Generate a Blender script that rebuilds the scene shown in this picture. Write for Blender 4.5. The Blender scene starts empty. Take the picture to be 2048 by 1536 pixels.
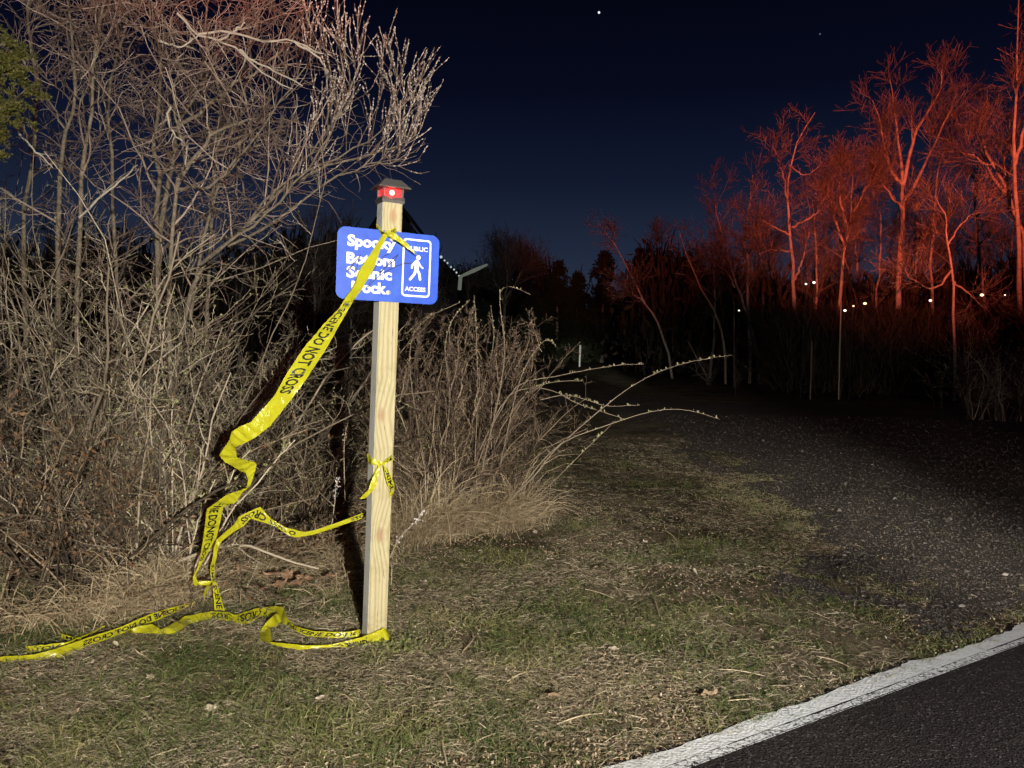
import bpy, math
import numpy as np
from mathutils import Matrix, Vector

rng = np.random.default_rng(11)
S = bpy.context.scene
COL = S.collection
R_ = math.radians

# ------------------------------------------------------------------ camera
F = 1538.0
CAM = np.array([0.0, 0.0, 1.36])
PITCH, ROLL = R_(3.27), R_(1.3)
fwd = np.array([0, math.cos(PITCH), -math.sin(PITCH)])
up0 = np.array([0, math.sin(PITCH), math.cos(PITCH)])
r0 = np.array([1.0, 0, 0])
RT = math.cos(ROLL) * r0 + math.sin(ROLL) * up0
UP = -math.sin(ROLL) * r0 + math.cos(ROLL) * up0
cd = bpy.data.cameras.new('camera')
cd.sensor_width = 36.0
cd.lens = F / 2048 * 36.0
cd.clip_end = 3000
cd.clip_start = 0.05
co = bpy.data.objects.new('camera', cd)
COL.objects.link(co)
co.matrix_world = Matrix(((RT[0], UP[0], -fwd[0], CAM[0]), (RT[1], UP[1], -fwd[1], CAM[1]),
                          (RT[2], UP[2], -fwd[2], CAM[2]), (0, 0, 0, 1)))
S.camera = co

# ------------------------------------------------------------------ night sky
W = bpy.data.worlds.new('World')
S.world = W
W.use_nodes = True
nt = W.node_tree
nt.nodes.clear()
tc = nt.nodes.new('ShaderNodeTexCoord')
sx = nt.nodes.new('ShaderNodeSeparateXYZ')
rp = nt.nodes.new('ShaderNodeValToRGB')
bg = nt.nodes.new('ShaderNodeBackground')
wo = nt.nodes.new('ShaderNodeOutputWorld')
nt.links.new(tc.outputs['Generated'], sx.inputs[0])
nt.links.new(sx.outputs[2], rp.inputs[0])
nt.links.new(rp.outputs[0], bg.inputs[0])
nt.links.new(bg.outputs[0], wo.inputs[0])
cr = rp.color_ramp
SKY = [(0.0, (.034, .048, .080)), (.05, (.030, .044, .077)), (.12, (.0185, .0285, .060)), (.20, (.0080, .0130, .036)),
       (.30, (.0027, .0043, .0158)), (.42, (.0014, .0020, .0072)), (1.0, (.0008, .0012, .0045))]
cr.elements[0].position, cr.elements[0].color = SKY[0][0], SKY[0][1] + (1,)
cr.elements[1].position, cr.elements[1].color = SKY[-1][0], SKY[-1][1] + (1,)
for p_, c_ in SKY[1:-1]:
    e_ = cr.elements.new(p_)
    e_.color = c_ + (1,)
bg.inputs[1].default_value = 0.74

# ------------------------------------------------------------------ lamps (vehicle lamps behind the camera, and two added fill beams)
def spot(name, loc, az, el, half, blend, power, color, size=.05):
    l = bpy.data.lights.new(name, 'SPOT')
    l.energy, l.color, l.spot_size, l.spot_blend, l.shadow_soft_size = power, color, 2 * R_(half), blend, size
    o = bpy.data.objects.new(name, l)
    COL.objects.link(o)
    o.location = loc
    d = Vector((math.sin(R_(az)) * math.cos(R_(el)), math.cos(R_(az)) * math.cos(R_(el)), math.sin(R_(el))))
    o.rotation_euler = d.to_track_quat('-Z', 'Y').to_euler()
    return o
WHITE = (1.0, .95, .84)
RED = (1.0, .145, .075)
spot('headlamp', (1.15, -2.4, 1.72), -18, 1.5, 31, .75, 3000, WHITE, .05)
spot('headlamp_far', (2.8, -2.4, 1.65), 1, -6.0, 10, 1.0, 4200, WHITE, .05)
spot('marker_fill', (3.25, -2.4, 1.55), 1.0, -1.7, 2.2, 1.0, 30000, WHITE, .05)  # added narrow beam, only there to brighten the distant white marker post
spot('road_fill', (1.9, -1.0, 1.15), 6, -28, 33, .9, 1250, (1, .97, .93), .06)  # added downward beam, only there to brighten the road line and asphalt
spot('fog_lamp', (2.2, -6.0, .75), 14.5, 1.6, 8, 1.0, 2600, (1, .9, .7), .08)
spot('beacon', (2.0, -8.0, 1.9), 17.5, 10.2, 11.8, .95, 88000, RED, .12)
spot('beacon_middle', (2.0, -8.0, 2.0), 3.5, 6.5, 7.5, 1.0, 22000, RED, .12)
spot('beacon_side', (2.0, -8.0, 2.0), -15.5, 14, 10, 1.0, 12000, RED, .12)
spot('beacon_wide', (2.4, -8.0, 2.0), 0, 4, 42, .6, 420, RED, .12)
VS = S.view_settings
VS.view_transform = 'Standard'
VS.look = 'None'
VS.gamma = 1
VS.exposure = 0
VS.use_curve_mapping = False

# ------------------------------------------------------------------ geometry helpers
def ray(px, py):
    return fwd + (px - 1024) / F * RT - (py - 768) / F * UP
def at(px, py, Y):
    d = ray(px, py)
    return CAM + d * (Y / d[1])
def gp(px, py, h=0.0):
    d = ray(px, py)
    return CAM + d * ((h - CAM[2]) / d[2])
def GY(px, py, h=0.0):
    return gp(px, py, h)[1]
def nrm(v):
    return v / np.maximum(np.linalg.norm(v, axis=-1, keepdims=True), 1e-9)

class MB:
    def __init__(s):
        s.V, s.Q, s.T, s.C, s.n = [], [], [], [], 0
    def add(s, V, Q=None, T=None, tint=.5):
        V = np.asarray(V, float).reshape(-1, 3)
        if len(V) == 0:
            return s
        s.V.append(V)
        if Q is not None and len(Q):
            s.Q.append(np.asarray(Q, np.int64).reshape(-1, 4) + s.n)
        if T is not None and len(T):
            s.T.append(np.asarray(T, np.int64).reshape(-1, 3) + s.n)
        s.C.append(np.broadcast_to(np.asarray(tint, float), (len(V),)))
        s.n += len(V)
        return s
    def mesh(s, name, mat, off=None, smooth=False):
        V = np.concatenate(s.V)
        if off is not None:
            V = V - np.asarray(off)
        Q = np.concatenate(s.Q) if s.Q else np.zeros((0, 4), np.int64)
        T = np.concatenate(s.T) if s.T else np.zeros((0, 3), np.int64)
        me = bpy.data.meshes.new(name)
        me.vertices.add(len(V))
        me.vertices.foreach_set('co', V.astype(np.float32).ravel())
        me.loops.add(len(Q) * 4 + len(T) * 3)
        me.loops.foreach_set('vertex_index', np.concatenate([Q.ravel(), T.ravel()]).astype(np.int32))
        me.polygons.add(len(Q) + len(T))
        st = np.concatenate([np.arange(len(Q)) * 4, len(Q) * 4 + np.arange(len(T)) * 3]).astype(np.int32)
        me.polygons.foreach_set('loop_start', st)
        me.polygons.foreach_set('use_smooth', np.full(len(Q) + len(T), smooth))
        a = me.attributes.new('tint', 'FLOAT', 'POINT')
        a.data.foreach_set('value', np.concatenate(s.C).astype(np.float32))
        me.update(calc_edges=True)
        me.validate()
        me.materials.append(mat)
        return me
    def build(s, name, mat, parent=None, smooth=False, kind=None, local=False):
        off = None
        if parent is not None and not local:
            off = world_loc(parent)
        o = bpy.data.objects.new(name, s.mesh(name, mat, off, smooth))
        COL.objects.link(o)
        if parent is not None:
            o.parent = parent
        if kind:
            o['kind'] = kind
        return o

def world_loc(o):
    v = np.zeros(3)
    while o is not None:
        v = v + np.array(o.location)
        o = o.parent
    return v
def tag(o, label, cat, group=None):
    o['label'], o['category'] = label, cat
    if group:
        o['group'] = group
    return o
def thing(name, label, cat, loc, group=None):
    o = bpy.data.objects.new(name, None)
    o.empty_display_size = .1
    COL.objects.link(o)
    o.location = [float(v) for v in loc]
    return tag(o, label, cat, group)

def sweep(P, R, k=4):
    """tubes along (N,n,3) polylines with (N,n) radii"""
    P = np.asarray(P, float)
    R = np.asarray(R, float)
    N, n = P.shape[:2]
    T = nrm(np.gradient(P, axis=1))
    m = nrm(P[:, -1] - P[:, 0])
    ref = np.where(np.abs(m[:, 2:3]) > .85, np.array([[1., .1, 0]]), np.array([[0., .1, 1]]))[:, None, :]
    B = nrm(np.cross(T, np.broadcast_to(ref, T.shape)))
    Cc = np.cross(B, T)
    a = np.arange(k) * 2 * math.pi / k
    V = P[:, :, None, :] + R[:, :, None, None] * (np.cos(a)[None, None, :, None] * B[:, :, None, :] +
                                                 np.sin(a)[None, None, :, None] * Cc[:, :, None, :])
    i = np.arange(n - 1)[:, None]
    j = np.arange(k)[None, :]
    q = np.stack([i * k + j, i * k + (j + 1) % k, (i + 1) * k + (j + 1) % k, (i + 1) * k + j], -1).reshape(-1, 4)
    Q = (q[None] + (np.arange(N) * n * k)[:, None, None]).reshape(-1, 4)
    return V.reshape(-1, 3), Q
def addtubes(mb, P, R, k=4, tint=None):
    N, n = P.shape[:2]
    if N == 0:
        return mb
    V, Q = sweep(P, R, k)
    t = rng.random(N) ** 2.1 if tint is None else np.broadcast_to(np.asarray(tint, float), (N,))
    return mb.add(V, Q, tint=np.repeat(t, n * k))
def strips(mb, P, Wv, wid, tint=None):
    """flat blades along (N,n,3), width direction (N,3), widths (N,n)"""
    N, n = P.shape[:2]
    off = Wv[:, None, :] * wid[:, :, None] * .5
    V = np.stack([P - off, P + off], 2)
    i = np.arange(n - 1)
    q = np.stack([2 * i, 2 * i + 1, 2 * i + 3, 2 * i + 2], -1)
    Q = (q[None] + (np.arange(N) * n * 2)[:, None, None]).reshape(-1, 4)
    t = rng.random(N) if tint is None else np.broadcast_to(np.asarray(tint, float), (N,))
    return mb.add(V, Q, tint=np.repeat(t, n * 2))
def resample(pts, n):
    """Catmull-Rom through points (m,d) -> (n,d)"""
    pts = np.asarray(pts, float)
    m = len(pts)
    if m == 2:
        return pts[0] + (pts[1] - pts[0]) * np.linspace(0, 1, n)[:, None]
    ext = np.vstack([2 * pts[0] - pts[1], pts, 2 * pts[-1] - pts[-2]])
    s = np.linspace(0, m - 1 - 1e-6, n)
    i = s.astype(int)
    f = (s - i)[:, None]
    a, b, c, d = ext[i], ext[i + 1], ext[i + 2], ext[i + 3]
    return .5 * (2 * b + (c - a) * f + (2 * a - 5 * b + 4 * c - d) * f * f + (3 * b - a - 3 * c + d) * f ** 3)
def pxline(pts, Y, n=10, jit=0.0):
    """list of (px,py[,Y]) -> (n,3) world polyline"""
    w = [at(p[0], p[1], p[2] if len(p) > 2 else Y) for p in pts]
    L = resample(w, n)
    if jit:
        L[1:-1] += rng.normal(0, jit, (n - 2, 3))
    return L
def taper(n, a, b, N=1):
    return np.tile(np.linspace(a, b, n), (N, 1))

def grow(P, R, nc, L, ang, t0=.15, t1=1., wander=.12, up=0., n=6, rr=.6, tap=.35, side=None, dec=.5, rmin=.0012):
    """children of (N,n,3) branches"""
    N, m = P.shape[:2]
    ix = np.repeat(np.arange(N), nc)
    M = len(ix)
    t = rng.uniform(t0, t1, M)
    s = t * (m - 1)
    i = np.minimum(s.astype(int), m - 2)
    f = (s - i)[:, None]
    p = P[ix, i] * (1 - f) + P[ix, i + 1] * f
    r = R[ix, i] * (1 - f[:, 0]) + R[ix, i + 1] * f[:, 0]
    T = nrm(P[ix, i + 1] - P[ix, i])
    v = rng.normal(size=(M, 3))
    if side is not None:
        v = v + np.asarray(side)
    v = nrm(v - T * (v * T).sum(-1, keepdims=True))
    a = R_(1) * rng.normal(ang, ang * .25, M)[:, None]
    d = T * np.cos(a) + v * np.sin(a)
    ln = L * rng.uniform(.45, 1.25, M) * (1 - dec * t)
    out = np.empty((M, n, 3))
    out[:, 0] = p
    curve = rng.normal(size=(M, 3)) * wander
    for k in range(1, n):
        d = nrm(d + curve * .5 + rng.normal(size=(M, 3)) * wander + np.array([0, 0, up]))
        out[:, k] = out[:, k - 1] + d * (ln / (n - 1))[:, None]
    r0_ = np.maximum(r * rr, rmin)
    Rn = r0_[:, None] * np.linspace(1, tap, n)[None]
    return out, np.maximum(Rn, rmin * .8)

def leafquads(mb, pos, size, up=.5, tint=None, asp=.5):
    """small folded leaves (two triangles each)"""
    N = len(pos)
    if N == 0:
        return mb
    d = nrm(rng.normal(size=(N, 3)) + np.array([0, 0, up]))
    w = nrm(np.cross(d, rng.normal(size=(N, 3))))
    nn = np.cross(d, w)
    sz = (size * rng.uniform(.6, 1.4, N))[:, None]
    V = np.stack([pos, pos + d * sz * .5 + w * sz * asp * .5 + nn * sz * .1, pos + d * sz, pos + d * sz * .5 - w * sz * asp * .5 + nn * sz * .1], 1)
    b = (np.arange(N) * 4)[:, None]
    T = np.concatenate([b + np.array([0, 1, 2]), b + np.array([0, 2, 3])])
    t = rng.random(N) if tint is None else np.broadcast_to(np.asarray(tint, float), (N,))
    return mb.add(V, None, T, tint=np.repeat(t, 4))
def along(P, k, t0=0., t1=1., return_dir=False):
    N, m = P.shape[:2]
    ix = np.repeat(np.arange(N), k)
    s = rng.uniform(t0, t1, len(ix)) * (m - 1)
    i = np.minimum(s.astype(int), m - 2)
    f = (s - i)[:, None]
    p = P[ix, i] * (1 - f) + P[ix, i + 1] * f
    if return_dir:
        return p, nrm(P[ix, i + 1] - P[ix, i])
    return p
def box(mb, lo, hi, tint=.5):
    lo, hi = np.asarray(lo, float), np.asarray(hi, float)
    V = [[(lo, hi)[a][0], (lo, hi)[b][1], (lo, hi)[c][2]] for a in (0, 1) for b in (0, 1) for c in (0, 1)]
    return mb.add(V, [[0, 1, 3, 2], [4, 6, 7, 5], [0, 4, 5, 1], [2, 3, 7, 6], [0, 2, 6, 4], [1, 5, 7, 3]], tint=tint)
def ball(mb, c, r, k=8, m=6, tint=.5):
    c = np.asarray(c, float)
    ph = np.linspace(0, math.pi, m + 1)
    th = np.arange(k) * 2 * math.pi / k
    r = np.broadcast_to(np.asarray(r, float), (3,))
    V = np.stack([np.sin(ph)[:, None] * np.cos(th)[None], np.sin(ph)[:, None] * np.sin(th)[None],
                  np.repeat(np.cos(ph)[:, None], k, 1)], -1) * r + c
    i = np.arange(m)[:, None]
    j = np.arange(k)[None]
    Q = np.stack([i * k + j, i * k + (j + 1) % k, (i + 1) * k + (j + 1) % k, (i + 1) * k + j], -1).reshape(-1, 4)
    return mb.add(V.reshape(-1, 3), Q, tint=tint)

# smooth value noise for ground shaping / masks
_tab = rng.random((64, 64))
def vnoise(x, y):
    xi, yi = np.floor(x).astype(int), np.floor(y).astype(int)
    fx, fy = x - xi, y - yi
    fx, fy = fx * fx * (3 - 2 * fx), fy * fy * (3 - 2 * fy)
    g = lambda a, b: _tab[a % 64, b % 64]
    return (g(xi, yi) * (1 - fx) + g(xi + 1, yi) * fx) * (1 - fy) + (g(xi, yi + 1) * (1 - fx) + g(xi + 1, yi + 1) * fx) * fy

# ------------------------------------------------------------------ materials
def newmat(name, rough=.8, spec=.3):
    m = bpy.data.materials.new(name)
    m.use_nodes = True
    b = m.node_tree.nodes['Principled BSDF']
    b.inputs['Roughness'].default_value = rough
    b.inputs['Specular IOR Level'].default_value = spec
    return m, m.node_tree, b
def ramp(t, fac, stops):
    r = t.nodes.new('ShaderNodeValToRGB')
    while len(r.color_ramp.elements) < len(stops):
        r.color_ramp.elements.new(.5)
    for e, (p, c) in zip(r.color_ramp.elements, stops):
        e.position, e.color = p, tuple(c) + (1,)
    t.links.new(fac, r.inputs[0])
    return r.outputs[0]
def noise(t, scale, detail=4, rough=.6, vec=None, dist=0.):
    n = t.nodes.new('ShaderNodeTexNoise')
    n.inputs['Scale'].default_value = scale
    n.inputs['Detail'].default_value = detail
    n.inputs['Roughness'].default_value = rough
    n.inputs['Distortion'].default_value = dist
    if vec is None:
        vec = t.nodes.new('ShaderNodeTexCoord').outputs['Object']
    t.links.new(vec, n.inputs['Vector'])
    return n.outputs['Fac']
def bump(t, b, h, strength=.4, dist=.01):
    n = t.nodes.new('ShaderNodeBump')
    n.inputs['Strength'].default_value = strength
    n.inputs['Distance'].default_value = dist
    t.links.new(h, n.inputs['Height'])
    t.links.new(n.outputs[0], b.inputs['Normal'])
def mix(t, fac, a, b, mode='MIX'):
    n = t.nodes.new('ShaderNodeMix')
    n.data_type = 'RGBA'
    n.blend_type = mode
    for sock, v in ((n.inputs[0], fac), (n.inputs[6], a), (n.inputs[7], b)):
        if isinstance(v, (int, float)):
            sock.default_value = v
        elif isinstance(v, tuple):
            sock.default_value = v + (1,)
        else:
            t.links.new(v, sock)
    return n.outputs[2]
def tintmat(name, stops, rough=.8, spec=.25, nscale=0, namt=.35, transl=0.):
    m, t, b = newmat(name, rough, spec)
    a = t.nodes.new('ShaderNodeAttribute')
    a.attribute_name = 'tint'
    c = ramp(t, a.outputs['Fac'], stops)
    if nscale:
        nz = noise(t, nscale, 4)
        c = mix(t, namt, c, ramp(t, nz, [(.3, (.35, .33, .3)), (.7, (1.3, 1.25, 1.2))]), 'MULTIPLY')
    t.links.new(c, b.inputs['Base Color'])
    if transl:
        out = t.nodes['Material Output']
        tr = t.nodes.new('ShaderNodeBsdfTranslucent')
        t.links.new(c, tr.inputs[0])
        ms = t.nodes.new('ShaderNodeMixShader')
        ms.inputs[0].default_value = transl
        t.links.new(b.outputs[0], ms.inputs[1])
        t.links.new(tr.outputs[0], ms.inputs[2])
        t.links.new(ms.outputs[0], out.inputs[0])
    return m
def flat(name, c, rough=.6, spec=.3, metal=0., emit=None, es=1.):
    m, t, b = newmat(name, rough, spec)
    nz = noise(t, 60, 3)
    t.links.new(mix(t, .25, tuple(c), ramp(t, nz, [(.3, (.7, .7, .7)), (.7, (1.15, 1.15, 1.15))]), 'MULTIPLY'), b.inputs['Base Color'])
    b.inputs['Metallic'].default_value = metal
    if emit:
        b.inputs['Emission Color'].default_value = tuple(emit) + (1,)
        b.inputs['Emission Strength'].default_value = es
    return m

M = {}
M['twig'] = tintmat('twig_bark', [(0, (.10, .082, .06)), (.4, (.27, .22, .16)), (1, (.58, .50, .38))], .75)
M['twig_dark'] = tintmat('bramble_bark', [(0, (.045, .034, .024)), (.5, (.12, .092, .062)), (1, (.34, .27, .18))], .8)
M['bramble'] = tintmat('bramble_cane_bark', [(0, (.09, .062, .045)), (.5, (.19, .14, .10)), (1, (.42, .33, .23))], .8)
M['twig_red'] = tintmat('willow_bark', [(0, (.13, .09, .07)), (.5, (.26, .19, .15)), (1, (.50, .40, .32))], .65)
M['pale_bark'] = tintmat('pale_bark', [(0, (.36, .31, .25)), (1, (.52, .47, .39))], .75, nscale=30)
M['bark'] = tintmat('trunk_bark', [(0, (.13, .11, .085)), (1, (.27, .23, .175))], .85, nscale=35, namt=.8)
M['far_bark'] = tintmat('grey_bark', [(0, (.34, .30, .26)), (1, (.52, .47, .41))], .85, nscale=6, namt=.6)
M['far_twig'] = tintmat('far_twig', [(0, (.08, .065, .055)), (.6, (.18, .15, .125)), (1, (.36, .30, .25))], .85)
M['bud'] = tintmat('leaf_bud', [(0, (.20, .20, .075)), (.5, (.30, .30, .13)), (1, (.44, .42, .24))], .6, transl=.2)
M['catkin'] = tintmat('catkin', [(0, (.45, .36, .30)), (.5, (.62, .53, .46)), (1, (.78, .72, .66))], .9)
M['cedar'] = tintmat('cedar_spray', [(0, (.035, .038, .008)), (.5, (.085, .085, .02)), (1, (.17, .15, .04))], .7, transl=.15)
M['conifer'] = tintmat('dark_needles', [(0, (.02, .03, .015)), (1, (.05, .06, .03))], .8)
M['undergrowth'] = tintmat('undergrowth', [(0, (.02, .016, .012)), (1, (.075, .055, .04))], .9)
M['straw'] = tintmat('dry_grass', [(0, (.20, .15, .09)), (.5, (.38, .30, .185)), (1, (.62, .52, .35))], .8, transl=.15)
M['litter'] = tintmat('thatch', [(0, (.13, .105, .07)), (.5, (.32, .268, .178)), (.85, (.50, .43, .295)), (1, (.66, .59, .45))], .85)
M['grass'] = tintmat('green_grass', [(0, (.065, .095, .032)), (.45, (.13, .16, .052)), (.8, (.24, .24, .095)), (1, (.40, .345, .17))], .6, transl=.2)
M['deadleaf'] = tintmat('dead_leaf', [(0, (.13, .07, .035)), (.35, (.26, .175, .11)), (.7, (.42, .32, .21)), (1, (.66, .58, .46))], .75, nscale=90, transl=.1)
M['rust_leaf'] = tintmat('rust_leaf', [(0, (.14, .085, .05)), (.5, (.34, .215, .135)), (1, (.52, .38, .26))], .7, nscale=80, transl=.1)
M['stone'] = tintmat('stone', [(0, (.065, .055, .048)), (.6, (.13, .112, .098)), (.9, (.20, .175, .155)), (1, (.40, .36, .32))], .85)
M['dark_metal'] = flat('dark_plastic', (.075, .072, .07), .45, .4)
M['white_marker'] = flat('white_marker_paint', (.86, .86, .84), .5)
M['steel'] = flat('bolt_steel', (.42, .39, .34), .45, .5, .6)
M['dark_wall'] = flat('dark_siding', (.035, .035, .035), .9)
M['lit_board'] = flat('lit_board', (.5, .55, .5), .8, emit=(.55, .62, .5), es=.16)  # weak emission stands in for lamplight falling on the boards
M['weathered'] = flat('weathered_wood', (.17, .145, .11), .85)

def emis(name, c, s):
    m, t, b = newmat(name, .5)
    b.inputs['Base Color'].default_value = tuple(c) + (1,)
    b.inputs['Emission Color'].default_value = tuple(c) + (1,)
    b.inputs['Emission Strength'].default_value = s
    return m
M['lamp_white'] = emis('lit_lamp_white', (1, .95, .8), 2.2)
M['lamp_warm'] = emis('lit_lamp_warm', (1, .86, .5), 1.6)
M['lamp_blue'] = emis('lit_lamp_blue', (.5, .55, 1), 1.6)
M['bulb'] = emis('lit_string_bulb', (.9, 1, .85), .55)
M['star'] = emis('star_light', (.85, .9, 1), 1.2)
M['star_dim'] = emis('faint_star_light', (.8, .85, 1), .10)
M['led'] = emis('red_led', (1, .22, .16), 9.0)

# pressure-treated pine
m, t, b = newmat('treated_pine', .7, .25)
oc = t.nodes.new('ShaderNodeTexCoord').outputs['Object']
mp = t.nodes.new('ShaderNodeMapping')
mp.inputs['Scale'].default_value = (1, 1, .075)
t.links.new(oc, mp.inputs[0])
def dist_node(p, sc):
    mq = t.nodes.new('ShaderNodeMapping')
    mq.inputs['Location'].default_value = tuple(-np.array(p) * np.array(sc))
    mq.inputs['Scale'].default_value = sc
    t.links.new(oc, mq.inputs[0])
    l = t.nodes.new('ShaderNodeVectorMath')
    l.operation = 'LENGTH'
    t.links.new(mq.outputs[0], l.inputs[0])
    return l.outputs['Value']
KN = [(-.004, -.0445, .485), (.002, -.0445, 1.885), (-.018, -.0445, 1.02)]
knot_d = None
for k_ in KN:
    d_ = dist_node(k_, (1, .3, .55))
    if knot_d is None:
        knot_d = d_
    else:
        mn = t.nodes.new('ShaderNodeMath')
        mn.operation = 'SMOOTH_MIN'
        mn.inputs[2].default_value = .03
        t.links.new(knot_d, mn.inputs[0])
        t.links.new(d_, mn.inputs[1])
        knot_d = mn.outputs[0]
mr = t.nodes.new('ShaderNodeMapRange')
mr.inputs[1].default_value, mr.inputs[2].default_value, mr.inputs[3].default_value, mr.inputs[4].default_value = 0, .09, .035, 0
t.links.new(knot_d, mr.inputs[0])
va = t.nodes.new('ShaderNodeVectorMath')
va.operation = 'ADD'
cmb = t.nodes.new('ShaderNodeCombineXYZ')
t.links.new(mr.outputs[0], cmb.inputs[0])
t.links.new(mp.outputs[0], va.inputs[0])
t.links.new(cmb.outputs[0], va.inputs[1])
wv = t.nodes.new('ShaderNodeTexWave')
wv.wave_type = 'BANDS'
wv.inputs['Scale'].default_value = 17
wv.inputs['Distortion'].default_value = 5.5
wv.inputs['Detail'].default_value = 3
wv.inputs['Detail Scale'].default_value = 1.2
t.links.new(va.outputs[0], wv.inputs['Vector'])
grain = ramp(t, wv.outputs['Fac'], [(.08, (.36, .315, .175)), (.4, (.425, .38, .222)), (.8, (.46, .415, .255))])
fine = ramp(t, noise(t, 260, 4, .7, mp.outputs[0]), [(.3, (.80, .78, .74)), (.7, (1.08, 1.08, 1.08))])
c = mix(t, .8, grain, fine, 'MULTIPLY')
c = mix(t, ramp(t, knot_d, [(.0, (.9, .9, .9)), (.012, (.65, .65, .65)), (.022, (0, 0, 0))]), c, (.33, .21, .12))
# side face coloured a paler grey, standing in for light on it
gx = t.nodes.new('ShaderNodeSeparateXYZ')
t.links.new(oc, gx.inputs[0])
sidef = ramp(t, gx.outputs[0], [(0, (0, 0, 0)), (1, (0, 0, 0))])
ms_ = t.nodes.new('ShaderNodeMath')
ms_.operation = 'LESS_THAN'
ms_.inputs[1].default_value = -.0438
t.links.new(gx.outputs[0], ms_.inputs[0])
c = mix(t, ms_.outputs[0], c, mix(t, .6, (.74, .76, .72), fine, 'MULTIPLY'))
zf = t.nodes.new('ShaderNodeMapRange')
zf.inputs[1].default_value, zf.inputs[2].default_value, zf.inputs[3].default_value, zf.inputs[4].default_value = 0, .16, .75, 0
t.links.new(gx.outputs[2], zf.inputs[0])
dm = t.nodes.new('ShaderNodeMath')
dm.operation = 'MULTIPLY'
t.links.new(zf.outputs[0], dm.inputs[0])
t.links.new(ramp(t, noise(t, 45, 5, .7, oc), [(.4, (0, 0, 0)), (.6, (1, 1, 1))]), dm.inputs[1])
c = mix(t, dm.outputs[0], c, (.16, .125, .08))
stn = ramp(t, noise(t, 7, 5, .7, oc), [(.5, (1, 1, 1)), (.7, (.80, .79, .76))])
c = mix(t, 1.0, c, stn, 'MULTIPLY')
crk = ramp(t, noise(t, 150, 2, .5, mp.outputs[0]), [(.70, (1, 1, 1)), (.735, (.42, .38, .33))])
c = mix(t, .8, c, crk, 'MULTIPLY')
t.links.new(c, b.inputs['Base Color'])
bump(t, b, wv.outputs['Fac'], .12, .002)
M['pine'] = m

# sign sheeting
m, t, b = newmat('blue_sheeting', .42, .4)
c = ramp(t, noise(t, 16, 6, .65), [(.3, (.020, .072, .45)), (.55, (.028, .092, .55)), (.75, (.040, .115, .64))])
t.links.new(c, b.inputs['Base Color'])
M['blue'] = m
M['sign_white'] = flat('white_sheeting', (.88, .88, .90), .4)
M['scrawl'] = flat('black_marker', (.012, .012, .045), .5)
M['alu'] = flat('aluminium_edge', (.45, .47, .6), .4, .5, .5)

# tape
m, t, b = newmat('yellow_tape', .24, .55)
c = ramp(t, noise(t, 30, 4), [(.3, (.47, .455, .016)), (.7, (.58, .575, .026))])
t.links.new(c, b.inputs['Base Color'])
out = t.nodes['Material Output']
tr = t.nodes.new('ShaderNodeBsdfTranslucent')
tr.inputs[0].default_value = (.60, .56, .015, 1)
ms = t.nodes.new('ShaderNodeMixShader')
ms.inputs[0].default_value = .3
t.links.new(b.outputs[0], ms.inputs[1])
t.links.new(tr.outputs[0], ms.inputs[2])
t.links.new(ms.outputs[0], out.inputs[0])
bump(t, b, noise(t, 38, 3, .5, None, 1.5), .7, .006)
M['tape'] = m
M['ink'] = flat('black_ink', (.012, .012, .010), .4, .4)

# ground: soil + thatch
m, t, b = newmat('verge_soil', .95, .1)
geo = t.nodes.new('ShaderNodeNewGeometry').outputs['Position']
n1 = noise(t, 1.1, 5, .6, geo)
n2 = noise(t, 55, 5, .75, geo)
n3 = noise(t, 9, 4, .6, geo)
thatch = ramp(t, n2, [(.28, (.05, .038, .025)), (.45, (.16, .125, .08)), (.6, (.30, .24, .16)), (.75, (.46, .39, .27))])
soil = ramp(t, n2, [(.3, (.035, .026, .018)), (.7, (.10, .075, .05))])
green = ramp(t, n2, [(.3, (.03, .042, .012)), (.7, (.10, .115, .04))])
c = mix(t, ramp(t, n1, [(.38, (.9, .9, .9)), (.52, (.1, .1, .1))]), thatch, soil)
c = mix(t, ramp(t, n3, [(.47, (0, 0, 0)), (.62, (.75, .75, .75))]), c, green)
t.links.new(c, b.inputs['Base Color'])
bump(t, b, n2, .8, .02)
M['soil'] = m
# gravel path
m, t, b = newmat('gravel', .9, .2)
geo = t.nodes.new('ShaderNodeNewGeometry').outputs['Position']
vo = t.nodes.new('ShaderNodeTexVoronoi')
vo.inputs['Scale'].default_value = 75
t.links.new(geo, vo.inputs['Vector'])
n1 = noise(t, .8, 4, .6, geo)
n2 = noise(t, 120, 3, .7, geo)
vs = t.nodes.new('ShaderNodeSeparateColor')
t.links.new(vo.outputs['Color'], vs.inputs[0])
c1 = ramp(t, vs.outputs[0], [(0, (.062, .052, .045)), (.6, (.105, .09, .078)), (.92, (.15, .13, .115)), (1, (.30, .27, .24))])
c1 = mix(t, .7, c1, ramp(t, n2, [(.3, (.5, .5, .5)), (.7, (1.2, 1.2, 1.2))]), 'MULTIPLY')
c = mix(t, ramp(t, n1, [(.4, (.75, .75, .75)), (.6, (.1, .1, .1))]), c1, (.085, .071, .058))
t.links.new(c, b.inputs['Base Color'])
bump(t, b, vo.outputs['Distance'], .6, .008)
M['gravel'] = m
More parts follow.
